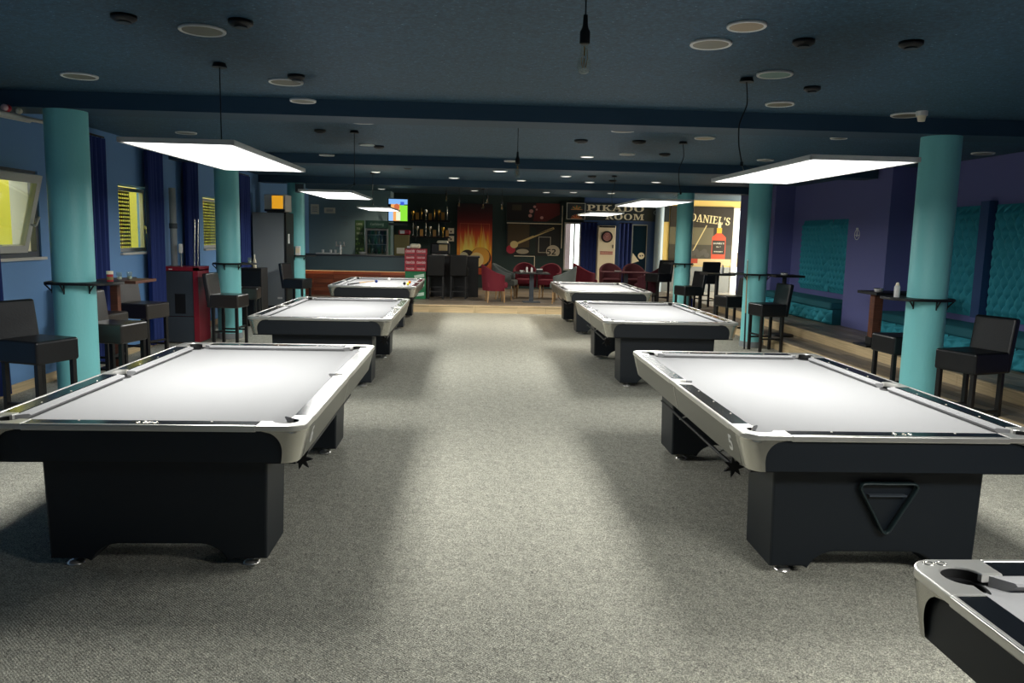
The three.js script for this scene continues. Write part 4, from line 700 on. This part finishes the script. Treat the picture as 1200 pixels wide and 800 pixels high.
// crates in front of the bar
{
  const z = -19.55, x0 = atz(475, 330, z).x, w = .26, letter = canvasTex(256, 192, (g, W, H) => { g.fillStyle = '#b01c30'; g.fillRect(0, 0, W, H); g.fillStyle = '#f2e6e2'; g.font = 'italic bold 64px serif'; g.textAlign = 'center'; g.fillText('Coca-Cola', W / 2, 60, 220); g.fillStyle = '#2a070c'; for (let i = 0; i < 5; i++) g.fillRect(24 + i * 44, 92, 32, 26); g.fillStyle = '#f2e6e2'; g.font = 'italic bold 40px serif'; g.fillText('Coca-Cola', W / 2, 168, 200); });
  const gl = canvasTex(256, 128, (g, W, H) => { g.fillStyle = '#157848'; g.fillRect(0, 0, W, H); g.fillStyle = '#cfe6d4'; g.beginPath(); g.moveTo(110, 60); g.lineTo(240, 30); g.lineTo(240, 80); g.lineTo(120, 100); g.fill(); });
  const front = M({ map: letter, roughness: .45 }), gfront = M({ map: gl, roughness: .5 });
  const mk = (lab, cat, x, y, W, H, m, f, grp) => { const t = thing('drinks_crate', lab, cat, [x, y, z], 0, grp), th = .015; part('body', [bb(-W / 2, W / 2, 0, th, -.18, .18), bb(-W / 2, -W / 2 + th, th, H, -.18, .18), bb(W / 2 - th, W / 2, th, H, -.18, .18), bb(-W / 2 + th, W / 2 - th, th, H, -.18, -.165), bb(-W / 2 + th, W / 2 - th, th, H, .165, .18)], m, t); part('front_print', new THREE.PlaneGeometry(W - .01, H - .012).translate(0, H / 2, .182), f, t); part('rim', rbox(W, .02, .364, .006, 0, H - .01, 0), m, t); };
  const cx = x0 + .26, rowsN = ['lowest', 'middle', 'topmost'];
  for (let i = 0; i < 3; i++) mk(rowsN[i] + ' green crate under the red drinks crates', 'crate', cx, PB + i * .225, .5, .222, mat.green, gfront, 'green crates');
  for (let i = 0; i < 2; i++) for (let k = 0; k < 2; k++) mk((i ? 'upper' : 'lower') + ' red lettered drinks crate ' + (k ? 'on the stool side of the stack' : 'on the bar side of the stack'), 'crate', x0 + .128 + k * .264, PB + .675 + i * .272, w, .27, mat.red, front, 'red crates');
  const t = thing('paper_bag', 'cream paper heap lying on the red crates', 'bag', [cx - .02, PB + .675 + .545, z]); part('bag', rbox(.26, .12, .22, .055, 0, .06, 0, 3), mat.offWhite, t); part('fold', rbox(.1, .06, .12, .025, -.15, .03, .02, 3), mat.white, t);
}

// ================================================================= BACK WALL
function framed(name, label, cat, px, z, draw, W, H, m2 = mat.black) {
  const a = atz(px[0], px[2], z), b = atz(px[1], px[3], z), w = b.x - a.x, h = a.y - b.y, t = thing(name, label, cat, [(a.x + b.x) / 2, (a.y + b.y) / 2, z]);
  part('board', box(w, h, .02, 0, 0, -.004), m2, t); part('print', new THREE.PlaneGeometry(w - .01, h - .01).translate(0, 0, .008), M({ map: canvasTex(W, H, draw), roughness: .5 }), t); return { t, w, h };
}
framed('poster', 'tall flame poster with a burning numbered billiard ball', 'poster', [536, 576, 238, 322], ZB + .03, (g, W, H) => {
  const gr = g.createLinearGradient(0, 0, 0, H); gr.addColorStop(0, '#1c0608'); gr.addColorStop(.2, '#5a0c10'); gr.addColorStop(.4, '#d84414'); gr.addColorStop(.65, '#ffa424'); gr.addColorStop(1, '#a83414'); g.fillStyle = gr; g.fillRect(0, 0, W, H);
  for (let i = 0; i < 70; i++) { const t = i / 70, x = W * (.5 + (rnd() - .5) * (1.05 - .35 * t)), y = H * (.88 - .3 * t * rnd()), h = H * rr(.12, .46), w = rr(10, 34) * (1 - .4 * t); g.fillStyle = ['rgba(236,80,20,.4)', 'rgba(255,150,30,.45)', 'rgba(255,210,50,.5)', 'rgba(255,240,120,.5)'][Math.min(3, Math.floor(t * 4))]; const q = rr(-26, 26); g.beginPath(); g.moveTo(x - w, y); g.bezierCurveTo(x - w * 1.3, y - h * .4, x + q, y - h * .5, x + q * .4, y - h); g.bezierCurveTo(x + q + w * .4, y - h * .55, x + w * 1.4, y - h * .4, x + w, y); g.quadraticCurveTo(x, y + w, x - w, y); g.fill(); }
  g.fillStyle = '#1a0f0c'; g.beginPath(); g.arc(W * .3, H * .76, 56, 0, 7); g.fill(); g.fillStyle = '#cfc8a8'; g.beginPath(); g.arc(W * .2, H * .75, 34, 0, 7); g.fill();
  g.fillStyle = '#241410'; g.beginPath(); g.arc(W * .68, H * .76, 76, 0, 7); g.fill(); g.fillStyle = '#eaa83c'; g.beginPath(); g.arc(W * .68, H * .74, 66, 0, 7); g.fill(); g.fillStyle = '#f2d890'; g.beginPath(); g.arc(W * .56, H * .79, 54, 0, 7); g.fill(); g.fillStyle = '#1a1410'; g.font = 'bold 64px sans-serif'; g.textAlign = 'center'; g.fillText('8', W * .52, H * .83);
  g.strokeStyle = 'rgba(230,120,80,.8)'; g.lineWidth = 3; g.strokeRect(W * .08, H * .28, W * .84, H * .7);
}, 256, 512);
framed('poster', 'dark billiards poster with cue and large striped balls', 'poster', [594, 656, 262, 300], ZB + .03, (g, W, H) => {
  g.fillStyle = '#1c1a14'; g.fillRect(0, 0, W, H); g.fillStyle = '#4c3a1c'; g.fillRect(10, 0, W * .4, H * .75); g.fillStyle = '#0e2418'; g.fillRect(W * .44, H * .1, W * .1, H * .9);
  g.strokeStyle = '#d8bc7c'; g.lineWidth = 22; g.beginPath(); g.moveTo(W * .2, H * .62); g.lineTo(W * .88, H * .1); g.stroke(); g.strokeStyle = '#2a2014'; g.lineWidth = 8; g.beginPath(); g.moveTo(W * .5, H * .36); g.lineTo(W * .86, H * .12); g.stroke();
  g.fillStyle = '#b01c34'; g.beginPath(); g.arc(W * .08, H * .82, 44, 0, 7); g.fill(); g.fillStyle = '#e8d090'; g.beginPath(); g.arc(W * .14, H * .66, 38, 0, 7); g.fill(); g.fillStyle = '#a89c84'; g.beginPath(); g.ellipse(W * .3, H * .88, 60, 26, 0, 0, 7); g.fill();
  g.strokeStyle = '#cfc6b0'; g.lineWidth = 5; g.strokeRect(W * .6, H * .4, W * .22, H * .5); g.fillStyle = '#c8bca4'; g.beginPath(); g.arc(W * .87, H * .86, 66, 0, 7); g.fill(); g.fillStyle = '#181410'; g.font = 'bold 84px sans-serif'; g.textAlign = 'center'; g.fillText('52', W * .84, H * .97);
}, 512, 320);
framed('poster', 'dark red upper poster with faint round balls', 'poster', [594, 656, 237, 260], ZB + .03, (g, W, H) => { g.fillStyle = '#120c0c'; g.fillRect(0, 0, W, H); g.fillStyle = '#5a120e'; g.beginPath(); g.moveTo(W * .55, 0); g.lineTo(W, 0); g.lineTo(W, H * .6); g.lineTo(W * .75, H); g.lineTo(W * .5, H); g.fill(); g.fillStyle = '#c08a80'; for (const [x, y, r] of [[.52, .2, 14], [.46, .45, 20], [.44, .7, 18], [.56, .35, 10], [.66, .8, 16]]) { g.beginPath(); g.arc(W * x, H * y, r, 0, 7); g.fill(); } g.fillStyle = '#3c3424'; g.fillRect(W * .1, H * .1, 90, 60); }, 512, 190);
{ const a = atz(594, 261, ZB + .05), b = atz(657, 318, ZB + .05); const t = thing('picture_rail', 'thin white frame lines across the billiards posters', 'frame', [0, 0, ZB + .045]); part('top_bar', bb(a.x, b.x, a.y - .012, a.y + .012, 0, .012), mat.offWhite, t); part('right_bar', bb(b.x - .012, b.x + .012, b.y + .7, a.y + .55, 0, .012), mat.offWhite, t); const c = atz(614, 300, ZB + .05), d = atz(626, 318, ZB + .05); part('bottom_bar', [bb(c.x - .3, d.x, c.y - .01, c.y + .01, 0, .012), bb(d.x - .01, d.x + .01, d.y, c.y, 0, .012)], mat.offWhite, t); }
// sign over the dart machine
framed('sign', 'dark sign reading PIKADO ROOM above the dart machine', 'sign', [664, 784, 237, 260], ZB + .15, (g, W, H) => {
  g.fillStyle = '#1c2a30'; g.fillRect(0, 0, W, H); g.strokeStyle = '#d8dcd4'; g.lineWidth = 5; g.strokeRect(4, 6, 180, H - 12); g.fillStyle = '#e2dcc4'; g.font = 'bold 104px serif'; g.save(); g.translate(196, 94); g.scale(580 / g.measureText('PIKADO').width, 1); g.fillText('PIKADO', 0, 0); g.restore(); g.save(); g.translate(384, 198); g.scale(392 / g.measureText('ROOM').width, 1); g.fillText('ROOM', 0, 0); g.restore();
  for (const [x, y, c] of [[100, 60, '#5a7a3c'], [100, 170, '#b0482c']]) for (let i = 0; i < 9; i++) { const a = Math.PI + i * Math.PI / 8; g.strokeStyle = i % 2 ? c : '#d88a4c'; g.lineWidth = 8; g.beginPath(); g.moveTo(x, y + 24); g.lineTo(x + 56 * Math.cos(a), y + 24 + 50 * Math.sin(a)); g.stroke(); }
  g.strokeStyle = '#c8d0d0'; g.lineWidth = 4; g.beginPath(); g.arc(900, 100, 30, 0, 7); g.stroke(); g.beginPath(); g.arc(915, 90, 14, 0, 7); g.stroke();
}, 1024, 210);
// dart machine
{
  const z = ZB + .5, a = atz(701.5, 264, z), b = atz(722, 264, z), cx = (a.x + b.x) / 2, w = b.x - a.x, h = a.y - PB, t = thing('dart_machine', 'tall cream electronic dart machine between blue curtains', 'dart machine', [cx, PB, z]);
  part('cabinet', rbox(w, h, .34, .015, 0, h / 2, -.17), mat.offWhite, t); const by = h - .36 * 0 - .33;
  part('dartboard', cyl(.17, .17, .03, 0, 0, 0, 40).rotateX(Math.PI / 2).translate(0, by, .005), mat.black, t); const ds = part('target', cyl(.13, .13, .01, 0, 0, 0, 40).rotateX(Math.PI / 2).translate(0, by, .02), M({ color: col(206, 150, 150), roughness: .6 }), t);
  for (const r of [.045, .085, .12]) part('score_ring', new THREE.TorusGeometry(r, .005, 6, 36).translate(0, by, .027), mat.maroon, ds);
  for (let i = 0; i < 7; i++) for (let k = 0; k < 2; k++) part('button', box(.035, .035, .012, (i - 3) * .055, h - .78 - k * .055, .005), mat.red, t);
  part('coin_slot', bb(.17, .2, h - .66, h - .56, 0, .01), mat.black, t); part('light_bar', bb(-w / 2 + .02, w / 2 - .02, h - .06, h - .01, 0, .006), mat.black, t); part('base', bb(-w / 2 + .02, w / 2 - .02, 0, .08, 0, .008), mat.darkGrey, t);
}
function backCurtain(label, x0, x1, top, z) { const n = Math.max(3, Math.round((x1 - x0) / .13)), g = grid(n * 8, 4, (u, v) => [x0 + (x1 - x0) * u, top - (top - PB - .03) * v, z + .035 * Math.cos(u * n * 2 * Math.PI)]), h = g.clone(); h.translate(0, 0, -.004); const t = thing('curtain', label, 'curtain'); part('drape', [g, h], mat.curtain, t); part('curtain_rail', rod([x0 - .03, top + .01, z], [x1 + .03, top + .01, z], .012), mat.black, t); }
{ const z = ZB + .26, x = p => atz(p, 265, z).x; backCurtain('blue curtain between the bright window and the dart machine', x(681), x(699.5), 2.2, z); backCurtain('blue curtain on the entrance side of the dart machine', x(726.5), x(740.5), 2.2, z); }
{ const z = ZB + .13, a = atz(742, 264, z), b = atz(758, 264, z), d = structGroup('door_2', 'dark glass door with white marks beside the blue curtain'); part('leaf', bb(a.x, b.x, PB, a.y, z - .01, z + .02), M({ color: col(22, 40, 52), roughness: .12 }), d); part('frame', [bb(a.x - .03, a.x, PB, a.y + .03, z - .01, z + .03), bb(b.x, b.x + .02, PB, a.y + .03, z - .01, z + .03), bb(a.x, b.x, a.y, a.y + .03, z - .01, z + .03)], mat.grey, d);
  part('triangle_print', panel([[a.x - .02, 1.0], [a.x + .02, 1.32], [a.x + .22, 1.08]], z + .02, z + .024), mat.offWhite, d); part('ball_print', panel(arc(a.x + .28, 1.24, .1, 0, Math.PI * 2 - .2, 20), z + .02, z + .024), mat.offWhite, d);
  part('ball_marks', [cyl(.022, .022, .004, 0, 0, 0, 12).rotateX(Math.PI / 2).translate(a.x + .25, 1.24, z + .026), cyl(.022, .022, .004, 0, 0, 0, 12).rotateX(Math.PI / 2).translate(a.x + .32, 1.25, z + .026)], mat.black, d); }
// entrance mural
framed('mural', 'dark mural with a large whiskey bottle beside the entrance door', 'mural', [786, 856, 241, 312], ZB + .02, (g, W, H) => {
  g.fillStyle = '#2a2620'; g.fillRect(0, 0, W, H); g.save(); g.translate(30, 112); g.rotate(.1); g.fillStyle = '#f4e4b0'; g.font = 'bold 92px serif'; g.fillText("DANIEL'S", 130, 0, 330); g.restore();
  g.fillStyle = '#6a6650'; g.fillRect(0, 180, W * .7, 150); g.fillStyle = '#3a3a34'; g.fillRect(0, 330, W, 120); g.strokeStyle = '#d8c890'; g.lineWidth = 9; g.beginPath(); g.moveTo(300, 160); g.lineTo(190, 400); g.stroke();
  g.fillStyle = '#e8d8b0'; g.fillRect(392, 130, 26, 60); g.fillStyle = '#e2b22c'; g.fillRect(384, 180, 42, 46); g.fillStyle = '#c8482c'; g.beginPath(); g.moveTo(384, 226); g.lineTo(426, 226); g.lineTo(462, 262); g.lineTo(462, 452); g.lineTo(348, 452); g.lineTo(348, 262); g.fill(); g.fillStyle = '#1c1c1c'; g.fillRect(354, 290, 102, 120); g.fillStyle = '#e8e4d4'; g.font = 'bold 20px serif'; g.textAlign = 'center'; g.fillText("DANIEL'S", 405, 322, 90); g.font = 'bold 15px serif'; g.fillText('No. 7', 405, 350); g.fillText('WHISKEY', 405, 392, 80);
  g.fillStyle = '#c9b48c'; g.fillRect(200, 452, W, 60); g.fillStyle = '#a83a24'; g.fillRect(150, 452, 90, 40); g.fillStyle = '#4a4a48'; for (let i = 0; i < 7; i++) { g.beginPath(); g.arc(180 + i * 22, 420 - (i % 3) * 16, 22, 0, 7); g.fill(); }
}, 512, 512);

// ---------------------------------------------------------------- shadows, hand over
scene.traverse(o => { if (o.isMesh) { o.castShadow = true; o.receiveShadow = true; } if (o.isLight && o.shadow) o.castShadow = true; });
renderer.render(scene, camera);
